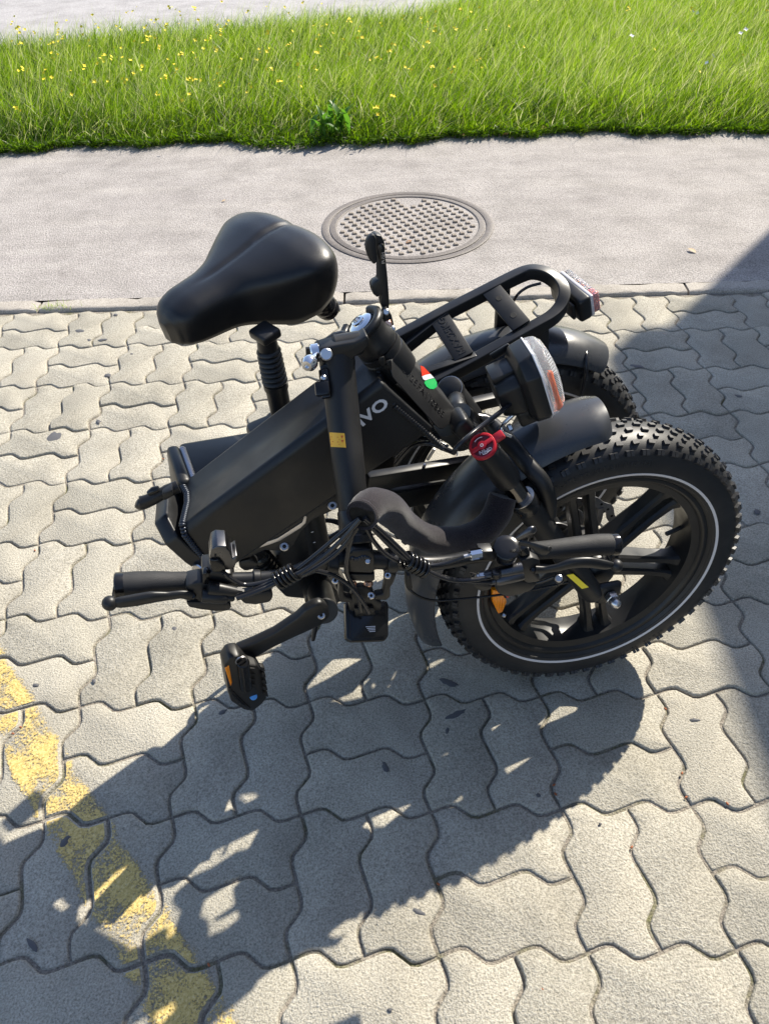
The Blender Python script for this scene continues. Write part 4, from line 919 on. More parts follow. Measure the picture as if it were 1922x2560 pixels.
lvr = tube('hinge_lever', [F(446, 1216, 0.012), F(410, 1232, 0.016), F(375, 1250, 0.018), F(352, 1258, 0.018), F(342, 1256, 0.018)], [0.010, 0.0095, 0.010, 0.0115, 0.006], MP, bike, 12, 5, flat=0.8)
tube('lever_catch', [F(372, 1234, 0.026), F(385, 1226, 0.026), F(398, 1221, 0.026)], [0.004, 0.0055, 0.004], MPG, lvr, 10, 4)
fpoly('lever_bracket', [(405, 1235), (432, 1224), (434, 1240), (418, 1250), (408, 1252)], 0.03, 0.02, MB, lvr, 0.002)

# --- seat post and saddle (rear half)
SO = -0.075
sp0, sp1 = Q(722, 1120, SO), Q(664, 838, SO)
spx = unit(sp1-sp0); spL = np.linalg.norm(sp1-sp0)
def on_line(px, py): 
    q = Q(px, py, SO); return (q-sp0)@spx
hA, hB_, hC = on_line(690, 955), on_line(676, 870), on_line(668, 850)
seat = lathe('seat_post', sp0-spx*0.25, spx, [(0.0175, 0), (0.0175, 0.25+hA-0.010), (0.0195, 0.25+hA-0.010), (0.0195, 0.25+hA), (0.0165, 0.25+hA+0.001)], MB, bike, 30)
pr = []; hh_ = hB_-hA
for k in range(7):
    z0 = hA+hh_*k/7; r = 0.0205-0.0018*k/7; pr += [(r-0.0042, z0), (r-0.001, z0+hh_*0.25/7), (r, z0+hh_*0.5/7), (r-0.001, z0+hh_*0.75/7)]
pr.append((0.0150, hB_)); lathe('bellows', sp0, spx, pr, MP, seat, 28, label='ribbed rubber bellows')
lathe('post_head', sp0, spx, [(0.0155, hB_), (0.0160, hB_+0.004), (0.0150, hC), (0.0150, hC+0.012)], MB, seat, 24)
fpoly('seat_clamp', [(668, 1105), (700, 1072), (735, 1092), (728, 1125), (690, 1135)], SO+0.028, 0.055, MB, seat, 0.006, pl=Q)
# saddle built on its own axes
nose, tail = ground(380, 771, 0.755), ground(746, 550, 0.80)
sf = unit(nose-tail); sl_ = unit(np.cross(V((0, 0, 1)), sf)); su = np.cross(sf, sl_); SL = np.linalg.norm(nose-tail); so = tail-sf*0.004
def hwid(s): return float(np.interp(s, [0, 0.03, 0.08, 0.16, 0.26, 0.38, 0.48, 0.57, 0.66, 0.74, 0.82, 0.90, 0.96, 1.0], [0.035, 0.082, 0.109, 0.123, 0.119, 0.098, 0.078, 0.058, 0.050, 0.047, 0.045, 0.042, 0.034, 0.010]))
def htop(s): return float(np.interp(s, [0, 0.04, 0.12, 0.25, 0.45, 0.65, 0.85, 0.95, 1.0], [-0.022, 0.000, 0.010, 0.012, 0.004, -0.002, -0.002, -0.010, -0.028]))
def hbot(s): return float(np.interp(s, [0, 0.1, 0.25, 0.38, 0.5, 0.65, 0.85, 1.0], [-0.050, -0.068, -0.090, -0.100, -0.088, -0.074, -0.068, -0.060]))
ns, nu = 64, 60; vs, fs = [], []
def sm(f, s): return sum(f(min(1, max(0, s+d)))*w for d, w in ((-0.03, 0.2), (-0.015, 0.2), (0, 0.2), (0.015, 0.2), (0.03, 0.2))) if 0.03 < s < 0.97 else f(s)
for i in range(ns+1):
    s = 0.5-0.5*math.cos(math.pi*i/ns); w, zt, zb = sm(hwid, s), sm(htop, s), sm(hbot, s)
    for j in range(nu+1):
        u = -1+2*j/nu; u = math.copysign(abs(u)**1.75, u); phi = u*math.radians(118); lat = w*np.sign(math.sin(phi))*abs(math.sin(phi))**0.72
        cz = math.cos(phi); zmid = zt-min(0.034, w*0.75)
        z = zmid+(zt-zmid)*abs(cz)**0.75 if cz >= 0 else zmid+(zb-zmid)*min(1, (-cz/math.sin(math.radians(28)))**0.8)
        if cz < 0: lat *= 1-0.10*(-cz)
        gr_ = 0.0042*math.exp(-(lat/0.0065)**2)*float(np.interp(s, [0.0, 0.05, 0.12, 0.3, 0.33, 0.36, 0.6, 0.75], [0.9, 1.0, 1.0, 0.9, 0.55, 0.75, 0.55, 0]))
        notch = 0.003*math.exp(-(lat/0.022)**2)*float(np.interp(s, [0, 0.07, 0.16], [1, 0.5, 0]))
        lobes = 0.0012*math.exp(-((abs(lat)-0.05)/0.03)**2)*float(np.interp(s, [0.05, 0.2, 0.45], [0.5, 1, 0]))
        if cz > 0: z += -gr_-notch*0.3+lobes
        vs.append(so+sf*(s*SL+notch)+sl_*lat+su*z)
m = nu+1
fs = [(i*m+j, i*m+j+1, (i+1)*m+j+1, (i+1)*m+j) for i in range(ns) for j in range(nu)]+[(i*m+nu, i*m, (i+1)*m, (i+1)*m+nu) for i in range(ns)]+[tuple(range(m)), tuple(ns*m+j for j in range(m))]
sad = mesh('saddle', vs, fs, ML, bike, 180, label='broad padded black saddle')
smid = so+su*-0.072
tube('saddle_rail', [smid+sf*SL*0.80+sl_*0.012, smid+sf*SL*0.62+sl_*0.018-su*0.010, smid+sf*SL*0.46+sl_*0.022-su*0.030, smid+sf*SL*0.32+sl_*0.022-su*0.030, smid+sf*SL*0.16+sl_*0.03], 0.0036, MPG, sad, 8, 5)
tube('saddle_rail', [smid+sf*SL*0.80-sl_*0.012, smid+sf*SL*0.62-sl_*0.018-su*0.010, smid+sf*SL*0.46-sl_*0.022-su*0.030, smid+sf*SL*0.32-sl_*0.022-su*0.030, smid+sf*SL*0.16-sl_*0.03], 0.0036, MPG, sad, 8, 5)
blk('rail_clamp', sp0+spx*(hC+0.012), (sf, sl_, su), (0.034, 0.040, 0.016), MP, sad, 0.005, 3)
for c0, c1 in ((ground(786, 740, 0.705), ground(822, 774, 0.668)), (ground(786, 740, 0.705)-sl_*0.09, ground(822, 774, 0.668)-sl_*0.09)):   # elastomer bumpers under the rear
    lathe('saddle_bumper', c0, c1-c0, [(0.014, 0), (0.0185, 0.012), (0.0200, 0.022), (0.0185, 0.025), (0.0205, 0.029), (0.0205, 0.035), (0.0185, 0.038), (0.0200, 0.042), (0.0185, 0.050), (0.0005, 0.052)], MPG, sad, 24)

# --- luggage rack
near_r = [(1062, 968), (1090, 953), (1160, 917), (1250, 868), (1330, 823), (1375, 797), (1398, 773), (1408, 746), (1404, 722), (1388, 702), (1362, 686), (1335, 680), (1310, 684), (1270, 702), (1200, 738), (1120, 779), (1040, 822), (985, 851)]
offs = [0.050]*5+[0.048, 0.040, 0.028, 0.012, -0.008, -0.026, -0.040, -0.048]+[-0.050]*5
RO = -0.075
rail = tube('luggage_rack', [Q(x, y, o+RO) for (x, y), o in zip(near_r, offs)], 0.0102, MB, bike, 16, 4, up=QB, sq=True, smooth=45, label='luggage rack with rounded end and two cross plates')
def crossbar(p0, p1, w):
    a_, b_ = Q(*p0, -0.044+RO), Q(*p1, 0.044+RO); t = unit(b_-a_); s_ = unit(Q(1290, 845, 0+RO)-Q(1160, 917, 0+RO)); s_ = unit(s_-t*(s_@t)); return beam('cross_plate', a_, b_, w, 0.0045, s_, MB, rail, 0.001), a_, b_, t, s_
cb1, ca_, cb_, ct, cs = crossbar((1096, 792), (1160, 893), 0.034)
nrm_ = unit(np.cross(cs, ct)); nrm_ = nrm_ if nrm_[2] > 0 else -nrm_
text('load_lettering', 'MAX.25KG', (ca_+cb_)/2+nrm_*0.0026+cs*0.002, -ct, np.cross(nrm_, -ct), 0.0170, MB, rail, 0.0004, 0.0002, 1.0)
cb2, a2_, b2_, ct2, cs2 = crossbar((1225, 722), (1303, 815), 0.034)
for k in (0.28, 0.74): cyl('plate_hole', a2_+(b2_-a2_)*k+nrm_*0.0018, a2_+(b2_-a2_)*k+nrm_*0.0028, 0.0055, MBLK, rail, 14)
beam('rack_leg', Q(1258, 715, -0.050+RO), Q(1246, 900, -0.048+RO), 0.024, 0.012, QA, MB, rail, 0.003)
beam('rack_leg', Q(1352, 812, 0.050+RO), Q(1350, 955, 0.050+RO), 0.026, 0.012, QA, MB, rail, 0.003)
beam('rack_strut', Q(1190, 895, 0.046+RO), Q(1010, 955, 0.030+RO), 0.014, 0.020, QN, MB, rail, 0.002)
beam('rack_strut', Q(1120, 785, -0.046+RO), Q(985, 893, -0.030+RO), 0.014, 0.020, QN, MB, rail, 0.002)
tube('rack_cable', [Q(1352, 708, -0.01+RO), Q(1318, 718, -0.02+RO), Q(1292, 738, -0.02+RO), Q(1278, 768, -0.03+RO), Q(1272, 800, -0.04+RO), Q(1268, 860, -0.045+RO)], 0.0026, MCAB, rail, 8, 5)
# tail light behind the rack loop
tl = [(1372, 680), (1394, 700), (1452, 759), (1450, 800), (1430, 806), (1414, 792), (1398, 772), (1404, 740), (1392, 712), (1375, 696)]
tq = Q(1425, 742, 0.0+RO); tz = unit(QA*0.93+V((0, 0, 0.30))); txx = unit(QN-tz*(QN@tz)); tyy = np.cross(tz, txx)
tlb = blk('tail_light', tq, (txx, tyy, tz), (0.098, 0.046, 0.024), MP, bike, 0.006, 3, label='tail light with clear and red lens behind the rack')
blk('tail_lens_base', tq+tz*0.014, (txx, tyy, tz), (0.094, 0.042, 0.006), MRS, tlb, 0.002)
blk('tail_lens', tq+tz*0.023, (txx, tyy, tz), (0.092, 0.040, 0.014), MCLR, tlb, 0.005, 3)
blk('red_lens', tq+tz*0.021+txx*0.036, (txx, tyy, tz), (0.018, 0.038, 0.016), MREDL, tlb, 0.003)
blk('red_lens', tq+tz*0.019-txx*0.002, (txx, tyy, tz), (0.050, 0.012, 0.006), MREDL, tlb, 0.002)
cyl('tail_light_bolt', tq-tz*0.024+txx*0.016, tq-tz*0.010+txx*0.016, 0.005, MS, tlb, 10)
blk('tail_light_bracket', tq-tz*0.018+txx*0.01, (txx, tyy, tz), (0.06, 0.03, 0.006), MP, tlb, 0.002)
# strap on the rear mudguard
fpoly('strap_buckle', [(1418, 842), (1440, 837), (1464, 845), (1471, 852), (1466, 860), (1452, 856), (1428, 850)], 0.002, 0.012, MPG, mgr, 0.003, pl=R)
tube('strap_cable', [R(1454, 853, 0.01), R(1462, 866, 0.02), R(1466, 890, 0.045), R(1465, 920, 0.060), R(1459, 955, 0.062), R(1452, 990, 0.06)], 0.003, MCAB, mgr, 8, 5, flat=1.4)

# --- rear swing arm, stays and seat tube
for (p0, p1, o, w_, h_) in (((915, 1205), (1175, 1162), 0.062, 0.018, 0.034), ((890, 1262), (1150, 1218), 0.062, 0.020, 0.040), ((905, 1232), (1165, 1186), -0.05, 0.018, 0.030)):
    beam('chain_stay', Q(*p0, o), Q(*p1, o), w_, h_, QN, MB, bike, 0.004)
beam('seat_stay', Q(1085, 1032, 0.055), Q(1300, 985, 0.055), 0.016, 0.020, QN, MB, bike, 0.002)
beam('seat_stay', Q(1060, 1012, -0.055), Q(1270, 955, -0.055), 0.016, 0.020, QN, MB, bike, 0.002)
for (p0, p1) in (((1062, 1160), (1050, 1205)), ((1086, 1122), (1068, 1150)), ((1030, 1260), (1027, 1310))):
    cyl('stay_bolt', Q(*p0, 0.066), Q(*p1, 0.060), 0.0026, MAL, bike, 8)
stb = cyl('seat_tube', Q(742, 1150, 0.02), Q(800, 1420, 0.02), 0.026, MB, bike, 28)
fpoly('shadow_caster', [(640, 1120), (760, 1070), (800, 1130), (790, 1260), (730, 1300), (660, 1230)], -0.03, 0.07, MB, bike, 0.008, pl=Q)  # unseen body added behind the main tube to fill out the cast shadow
for k in range(3):
    q = Q(781+k*5, 1330+k*26, 0.0475); blk('tube_mark', q, (QA, QB, QN), (0.004, 0.0012, 0.0008), MWH, stb, 0)
yoke = fpoly('frame_yoke', [(690, 1392), (735, 1350), (752, 1300), (795, 1290), (800, 1420), (850, 1440), (880, 1478), (870, 1505), (820, 1512), (770, 1500), (715, 1495), (690, 1470)], 0.040, 0.075, MB, bike, 0.006, pl=Q)
# support plate hanging below the main tube
sup = fpoly('support_plate', [(600, 1402), (660, 1360), (760, 1290), (850, 1230), (868, 1222), (872, 1258), (822, 1282), (782, 1300), (752, 1330), (735, 1362), (715, 1380), (690, 1378), (662, 1376), (628, 1392)], 0.050, 0.008, MB, bike, 0.002, label='flat support plate bolted below the main tube')
fpoly('plate_slot', [(648, 1370), (664, 1356), (694, 1346), (756, 1306), (762, 1288), (767, 1292), (764, 1308), (752, 1320), (700, 1352), (690, 1356)], 0.0520, 0.003, MAL, sup, 0.0005)
for px, py in ((711, 1366), (831, 1264)):
    cyl('plate_bolt', F(px, py, 0.050), F(px, py, 0.0535), 0.0070, MAL, sup, 20); cyl('bolt_socket', F(px, py, 0.0530), F(px, py, 0.0540), 0.0032, MBLK, sup, 6)
# shock absorber peeping out under the main tube
sh0, sh1 = Q(640, 1385, 0.05), Q(690, 1440, 0.05)
shx = unit(sh1-sh0); pr = [(0.017, 0)]
for k in range(5): pr += [(0.021, 0.006+k*0.010), (0.021, 0.010+k*0.010), (0.0175, 0.011+k*0.010), (0.0175, 0.015+k*0.010)]
pr += [(0.014, 0.062), (0.014, 0.075)]
lathe('shock_absorber', sh0, shx, pr, MPG, bike, 24)
fpoly('shock_mount', [(598, 1405), (625, 1398), (648, 1410), (640, 1424), (612, 1430), (598, 1420)], 0.02, 0.02, MB, bike, 0.004)
# chain wheel at the far side
cw = Q(784, 1372, -0.075)
chw = lathe('chain_wheel', cw, QN, [(0.070, -0.0015), (0.0775, -0.0015), (0.0775, 0.0015), (0.070, 0.0015)], MB, bike, 60, True)
lathe('chain_guard', cw+QN*0.006, QN, [(0.0745, -0.001), (0.0845, -0.001), (0.0845, 0.001), (0.0745, 0.001)], MPG, chw, 60, True)
for k in range(5):
    t = 2*math.pi*k/5+0.4; e = QA*math.cos(t)+QB*math.sin(t); beam('spider_arm', cw+e*0.015, cw+e*0.074, 0.014, 0.006, QN*0+QA*(-math.sin(t))+QB*math.cos(t), MB, chw, 0.002)
# left crank with folding pedal
cA, cB_ = Q(795, 1440, 0.07), Q(817, 1545, 0.19)
cr0 = F(803, 1538, 0.085); crn = unit(V((0.12, -0.90, -0.25)))
bbk = cyl('bottom_bracket', Q(792, 1452, 0.035), Q(806, 1500, 0.095), 0.030, MB, bike, 28)
cyl('crank_boss', Q(800, 1478, 0.085), Q(811, 1528, 0.165), 0.0225, MB, bike, 28)
CPL = 0.165
def CQ(x, y, o=0.0): return Q(x, y, CPL+o)
crank = fpoly('crank_arm', [(806, 1508), (822, 1518), (826, 1540), (816, 1558), (798, 1568), (745, 1592), (690, 1618), (630, 1652), (612, 1656), (588, 1648), (582, 1634), (600, 1622), (640, 1606), (690, 1582), (745, 1545), (765, 1526), (790, 1512)], CPL+0.008, 0.017, MB, bike, 0.0055, pl=Q, seg=3)
cyl('crank_bolt', CQ(803, 1538, 0.007), CQ(803, 1538, 0.0090), 0.0068, MS, crank, 18); cyl('bolt_socket', CQ(803, 1538, 0.0086), CQ(803, 1538, 0.0093), 0.003, MBLK, crank, 6)
ped = fpoly('pedal', [(560, 1666), (575, 1645), (600, 1640), (622, 1664), (645, 1664), (660, 1690), (666, 1730), (668, 1745), (656, 1762), (632, 1780), (610, 1776), (578, 1755), (570, 1730)], CPL+0.035, 0.030, MP, bike, 0.004, pl=Q, label='folding plastic pedal with amber reflector and round blue mark')
fpoly('pedal_well', [(592, 1662), (622, 1668), (636, 1680), (640, 1722), (612, 1722), (600, 1700)], CPL+0.0356, 0.002, MBLK, ped, 0.001, pl=Q)
cyl('pedal_spindle', CQ(608, 1655, 0.038), CQ(616, 1720, 0.040), 0.010, MPG, ped, 18)
for k in range(4): fpoly('pedal_rib', [(594+k*2, 1668+k*13), (638, 1672+k*13), (638, 1676+k*13), (594+k*2, 1672+k*13)], CPL+0.0375, 0.003, MP, ped, 0.0005, pl=Q)
for k in range(5): fpoly('pedal_tooth', [(652+k*2, 1668+k*16), (662+k*2, 1670+k*16), (664+k*2, 1679+k*16), (653+k*2, 1677+k*16)], CPL+0.041, 0.010, MP, ped, 0.001, pl=Q)
fpoly('pedal_reflector', [(563, 1672), (573, 1664), (581, 1706), (577, 1716)], CPL+0.0362, 0.004, MAMB, ped, 0.0008, pl=Q)
for k in range(4): fpoly('pedal_fin', [(572+k*9, 1722+k*11), (577+k*9, 1720+k*10), (600+k*9, 1756+k*5), (596+k*9, 1760+k*5)], CPL+0.0365, 0.004, MPG, ped, 0.0005, pl=Q)
cyl('pedal_mark', CQ(634, 1741, 0.0352), CQ(634, 1741, 0.0360), 0.0062, MBLU, ped, 20)
lathe('pedal_ring', CQ(603, 1650, 0.036), QN, [(0.0095, 0), (0.0095, 0.002), (0.0080, 0.002), (0.0080, 0)], MAL, ped, 20, True)
# kickstand
ks = tube('kickstand', [Q(800, 1490, 0.03), Q(795, 1530, 0.05), Q(788, 1570, 0.065), Q(783, 1600, 0.075)], [0.010, 0.009, 0.0085, 0.006], MB, bike, 12, 5, flat=0.6)

# --- headlight over the front mudguard
lz = unit(FA*0.93+V((0, 0, 1))*0.34+FN*0.03); lx = unit(FN-lz*(FN@lz)); ly = np.cross(lz, lx); ly = ly if ly[2] > 0 else -ly
lc = F(1336, 948, 0.0)
def lp(u, v_, w_): return lc+lx*u+ly*v_+lz*w_
def ring8(hw, hh, w_, ch, dv=0.0): return [lp(x, y+dv, w_) for x, y in [(-hw+ch, hh), (hw-ch, hh), (hw, hh-ch), (hw, -hh+ch), (hw-ch, -hh), (-hw+ch, -hh), (-hw, -hh+ch), (-hw, hh-ch)]]
def loft(name, rings, mat, parent, bev=0.0, smooth=35, label=None):
    k = len(rings[0]); vs = [p for r in rings for p in r]; fs = [tuple(range(k-1, -1, -1)), tuple((len(rings)-1)*k+j for j in range(k))]+[(i*k+j, i*k+(j+1) % k, (i+1)*k+(j+1) % k, (i+1)*k+j) for i in range(len(rings)-1) for j in range(k)]
    return bevelled(name, vs, fs, mat, parent, bev, 2, smooth, label)
hl = loft('headlight', [ring8(0.030, 0.027, -0.060, 0.010, 0.002), ring8(0.035, 0.032, -0.040, 0.010, 0.002), ring8(0.036, 0.033, -0.026, 0.010, 0.002)], MP, bike, 0.003, label='large headlight with ribbed clear lens and amber strip')
loft('headlight_shroud', [ring8(0.038, 0.040, -0.027, 0.012), ring8(0.046, 0.054, -0.018, 0.020), ring8(0.048, 0.058, 0.002, 0.024)], MP, hl, 0.002)
loft('lens_rim', [ring8(0.0485, 0.0585, 0.002, 0.024), ring8(0.0485, 0.0585, 0.0040, 0.024)], MWH, hl, 0.0005)
loft('lens', [ring8(0.0475, 0.0575, 0.0038, 0.024), ring8(0.0465, 0.0560, 0.018, 0.026), ring8(0.040, 0.048, 0.026, 0.024), ring8(0.022, 0.026, 0.031, 0.014)], MCLR, hl, 0.002)
loft('lens_reflector', [ring8(0.044, 0.053, 0.0046, 0.022), ring8(0.042, 0.051, 0.008, 0.022)], simple('lens_backing', (0.62, 0.64, 0.67), 0.25), hl, 0.001)
arc = [lp(0.0425*math.sin(t), 0.0515*math.cos(t)*1.0, 0.0150) for t in np.linspace(1.0, 3.3, 16)]
tube('amber_strip', arc, 0.0034, MAMS, hl, 8, 0, label='amber strip inside the lens')
blk('headlight_top', lp(-0.004, 0.034, -0.042), (lx, ly, lz), (0.040, 0.012, 0.034), MP, hl, 0.003)
fpoly('headlight_fin', [(1224, 888), (1270, 860), (1280, 868), (1234, 900)], -0.035, 0.004, MP, hl, 0.001)
blk('headlight_foot', lp(0.018, -0.036, -0.026), (lx, ly, lz), (0.028, 0.026, 0.034), MP, hl, 0.004)
cyl('foot_hole', lp(0.0322, -0.034, -0.026), lp(0.0332, -0.034, -0.026), 0.0052, MBLK, hl, 16)
for dx in (-0.006, 0.006):
    tube('headlight_rod', [F(1292, 1028, dx), F(1268, 1050, dx), F(1252, 1068, dx), F(1256, 1082, dx+0.004), F(1276, 1092, dx+0.006)], 0.0032, MCH, hl, 8, 5)
cyl('rod_bolt', F(1268, 1072, 0.012), F(1280, 1066, 0.012), 0.006, MS, hl, 6)
tube('headlight_cable', [F(1274, 1012, 0.03), F(1240, 1038, 0.05), F(1200, 1068, 0.064), F(1165, 1096, 0.082), F(1142, 1118, 0.086), F(1134, 1132, 0.086)], 0.0036, MCAB, hl, 8, 6)
tube('brake_hose', [F(990, 1160, 0.02), F(1030, 1116, 0.03), F(1070, 1108, 0.05), F(1110, 1122, 0.06), F(1135, 1132, 0.08)], 0.0036, MCAB, bike, 8, 6)
tube('brake_hose', [F(985, 1140, 0.0), F(1030, 1100, 0.02), F(1075, 1098, 0.04), F(1120, 1118, 0.055)], 0.0032, MCAB, bike, 8, 6)

# --- handlebar and everything on it
bpath = [B(480, 1456), B(560, 1450), B(640, 1447), B(720, 1437), B(790, 1410), B(840, 1396), B(905, 1396), B(985, 1403), B(1060, 1409), B(1120, 1404), B(1180, 1392), B(1260, 1382), B(1340, 1376)]
bar = tube('handlebar', bpath, [0.0092]*4+[0.0102, 0.0120, 0.0124, 0.0120, 0.0102]+[0.0092]*4, MB, bike, 22, 4)
gl = [B(288, 1464), B(296, 1464), B(340, 1461), B(390, 1457), B(440, 1455), B(487, 1453)]
grl = tube('grip', gl, [0.0148, 0.0152, 0.0158, 0.0142, 0.0125, 0.0122], MG, bar, 26, 5)
lathe('grip_end', B(302, 1464), unit(B(288, 1464)-B(310, 1463)), [(0.0155, -0.005), (0.0160, -0.003), (0.0160, 0.005), (0.0145, 0.0068), (0.0005, 0.007)], MPG, grl, 28)
gr2 = [B(1318, 1378), B(1370, 1374), B(1430, 1368), B(1490, 1362), B(1532, 1361), B(1540, 1361)]
grr = tube('grip', gr2, [0.0118, 0.0126, 0.0142, 0.0150, 0.0148, 0.0146], MG, bar, 26, 5)
lathe('grip_end', B(1530, 1361), unit(B(1545, 1360)-B(1520, 1362)), [(0.0150, -0.004), (0.0155, -0.002), (0.0155, 0.006), (0.0142, 0.0078), (0.0005, 0.008)], simple('bar_end', (0.02, 0.02, 0.022), 0.15, 0.6), grr, 28)
# stem clamp
stc = fpoly('stem_clamp', [(869, 1388), (884, 1376), (925, 1374), (936, 1388), (937, 1428), (930, 1434), (872, 1432)], 0.020+BO, 0.038, MB, bar, 0.004, seg=3)
fpoly('clamp_face', [(871, 1436), (932, 1437), (937, 1432), (937, 1450), (930, 1455), (874, 1452)], 0.019+BO, 0.030, MB, bar, 0.003)
weld('clamp_weld', [B(880+i*6, 1392+3*math.sin(i), 0.018) for i in range(8)]+[B(905, 1380, 0.005)], 0.0042, MWELD, stc, 0.003)
cyl('clamp_rivet', B(919, 1403, 0.0205), B(919, 1403, 0.0220), 0.0035, MS, stc, 10)
for px in (880, 921): cyl('clamp_bolt', B(px, 1452, 0.008), B(px, 1466, 0.012), 0.0058, MCOP, stc, 8)
# ring clamps of the display bracket
def bar_ring(x, y, r, w_):
    t = unit(B(x+8, y, 0)-B(x-8, y, 0)); return lathe('bar_clamp', B(x, y)-t*w_/2, t, [(r-0.0045, 0), (r-0.001, 0), (r, 0.001), (r, w_-0.001), (r-0.001, w_), (r-0.0045, w_)], MP, bar, 30, True)
bar_ring(828, 1403, 0.0168, 0.014); bar_ring(976, 1402, 0.0165, 0.014)
for poly in ([(818, 1436), (836, 1442), (848, 1462), (846, 1490), (850, 1506), (880, 1508), (882, 1498), (862, 1492), (858, 1470), (852, 1452), (838, 1432)], [(964, 1432), (992, 1436), (984, 1458), (976, 1470), (976, 1492), (966, 1502), (938, 1500), (938, 1490), (958, 1486), (962, 1460)]):
    fpoly('display_arm', poly, 0.014+BO, 0.012, MP, bar, 0.002)
for x, y in ((838, 1451), (969, 1438), (928, 1489)): cyl('arm_screw', B(x, y, 0.014), B(x, y, 0.0162), 0.0048, MS, bar, 14); cyl('screw_socket', B(x, y, 0.016), B(x, y, 0.0168), 0.0022, MBLK, bar, 6)
def DP(x, y, e=0.0): return B(x, y, -0.008+(y-1502)/103*0.042+e)
dn = unit(np.cross(DP(968, 1502)-DP(864, 1504), DP(878, 1606)-DP(864, 1504))); dn = dn if dn@FN > 0 else -dn
dsp = prism('display', [DP(x, y) for x, y in [(864, 1504), (968, 1502), (972, 1512), (972, 1590), (962, 1603), (878, 1606), (866, 1598)]], -dn*0.014, MPG, bar, 0.004, 3, label='display unit seen from behind')
prism('display_rim', [DP(x, y, 0.0006) for x, y in [(872, 1520), (962, 1518), (964, 1586), (956, 1594), (882, 1597), (874, 1590)]], dn*0.0016, MPG, dsp, 0.0012)
fpoly('display_mount', [(872, 1500), (884, 1470), (905, 1466), (932, 1472), (940, 1500), (955, 1508), (952, 1536), (938, 1546), (884, 1548), (874, 1538)], 0.004+BO, 0.010, MP, dsp, 0.003)
fpoly('display_plug', [(886, 1522), (936, 1520), (938, 1540), (888, 1543)], 0.010+BO, 0.006, MP, dsp, 0.002)
for k in range(4):
    x0 = 914+k*3; prism('display_print', [DP(a_, b_, 0.0024) for a_, b_ in [(x0, 1566+k*4), (938, 1565+k*4), (938, 1567+k*4), (x0, 1568+k*4)]], dn*0.0002, MRS, dsp, 0)
# left brake lever, switches
def brake(side, P):
    lev = tube('brake_lever', [B(x, y, o) for x, y, o in P['blade']], P['rad'], MB, bar, 14, 5, flat=P.get('flat', 0.62))
    q = B(*P['ball'][:2], P['ball'][2]); lathe('lever_ball', q, V((0, 0, 1)), [(0.0088*math.sin(t)+0.0001, -0.0088*math.cos(t)) for t in np.linspace(0, math.pi, 13)], MP, lev, 20)
    bd = fpoly('lever_body', P['body'], P['bo']+BO, 0.026, MP, lev, 0.003, seg=2)
    fpoly('lever_base', P['base'], P['bo']+BO-0.006, 0.020, MP, lev, 0.003)
    a_, b_ = B(*P['cyl'][0]), B(*P['cyl'][1]); t = unit(b_-a_); L = np.linalg.norm(b_-a_)
    lathe('cable_barrel', a_, t, [(0.0070, 0), (0.0078, 0.002), (0.0078, L-0.004), (0.0066, L), (0.0045, L+0.001), (0.0045, L+0.007), (0.003, L+0.009)], P['mat'], lev, 20)
    a_, b_ = B(*P['cyl2'][0]), B(*P['cyl2'][1]); t = unit(b_-a_); L = np.linalg.norm(b_-a_)
    lathe('adjuster_barrel', a_, t, [(0.0090, 0), (0.0086, L*0.4), (0.0062, L-0.002), (0.0060, L)], P['mat'], lev, 20)
    lathe('adjuster_nut', b_, t, [(0.0064, -0.001), (0.0064, 0.005), (0.0048, 0.0055), (0.0048, 0.008), (0.0025, 0.010)], P['nut'], lev, 8)
    cyl('pivot_screw', B(*P['piv'], P['bo']), B(*P['piv'], P['bo']+0.0025), 0.0042, MPG, lev, 12)
    return lev
brake('left', dict(blade=[(478, 1490, 0.022), (455, 1486, 0.024), (420, 1490, 0.026), (380, 1493, 0.028), (340, 1500, 0.030), (300, 1506, 0.032), (284, 1508, 0.032)], rad=[0.0068, 0.0060, 0.0062, 0.0085, 0.0088, 0.0078, 0.0050], ball=(275, 1508, 0.032),
    body=[(462, 1468), (470, 1462), (500, 1456), (540, 1462), (576, 1474), (580, 1500), (560, 1508), (500, 1506), (470, 1484)], bo=0.020,
    base=[(465, 1506), (500, 1506), (572, 1506), (580, 1520), (572, 1528), (540, 1530), (505, 1526), (472, 1520)], cyl=((505, 1490, 0.030), (568, 1494, 0.030)), cyl2=((520, 1470, 0.026), (592, 1480, 0.026)), mat=MP, nut=MP, piv=(482, 1490)))
swb = fpoly('switch_box', [(524, 1398), (530, 1372), (542, 1365), (566, 1366), (576, 1380), (582, 1398), (592, 1390), (594, 1402), (586, 1422), (570, 1426), (526, 1426)], 0.030+BO, 0.030, MDK, bar, 0.004, seg=3, label='brushed metal switch box')
fpoly('switch_front', [(524, 1402), (548, 1400), (562, 1414), (566, 1430), (530, 1432)], 0.034+BO, 0.006, MPG, swb, 0.002)
fpoly('switch_hole', [(536, 1388), (541, 1387), (542, 1393), (537, 1394)], 0.0312+BO, 0.002, MBLK, swb, 0.0)
fpoly('switch_clamp', [(506, 1436), (524, 1434), (530, 1428), (580, 1434), (586, 1458), (560, 1466), (506, 1462)], 0.018+BO, 0.036, MP, bar, 0.004)
fpoly('clamp_tab', [(506, 1436), (514, 1431), (524, 1433), (524, 1462), (506, 1462)], 0.022+BO, 0.012, MPG, bar, 0.002)
bar_ring(641, 1447, 0.0116, 0.009)
fpoly('throttle', [(602, 1490), (680, 1478), (684, 1496), (676, 1508), (640, 1514), (612, 1512), (600, 1502)], 0.004+BO, 0.016, MP, bar, 0.004, label='thumb throttle below the bar')
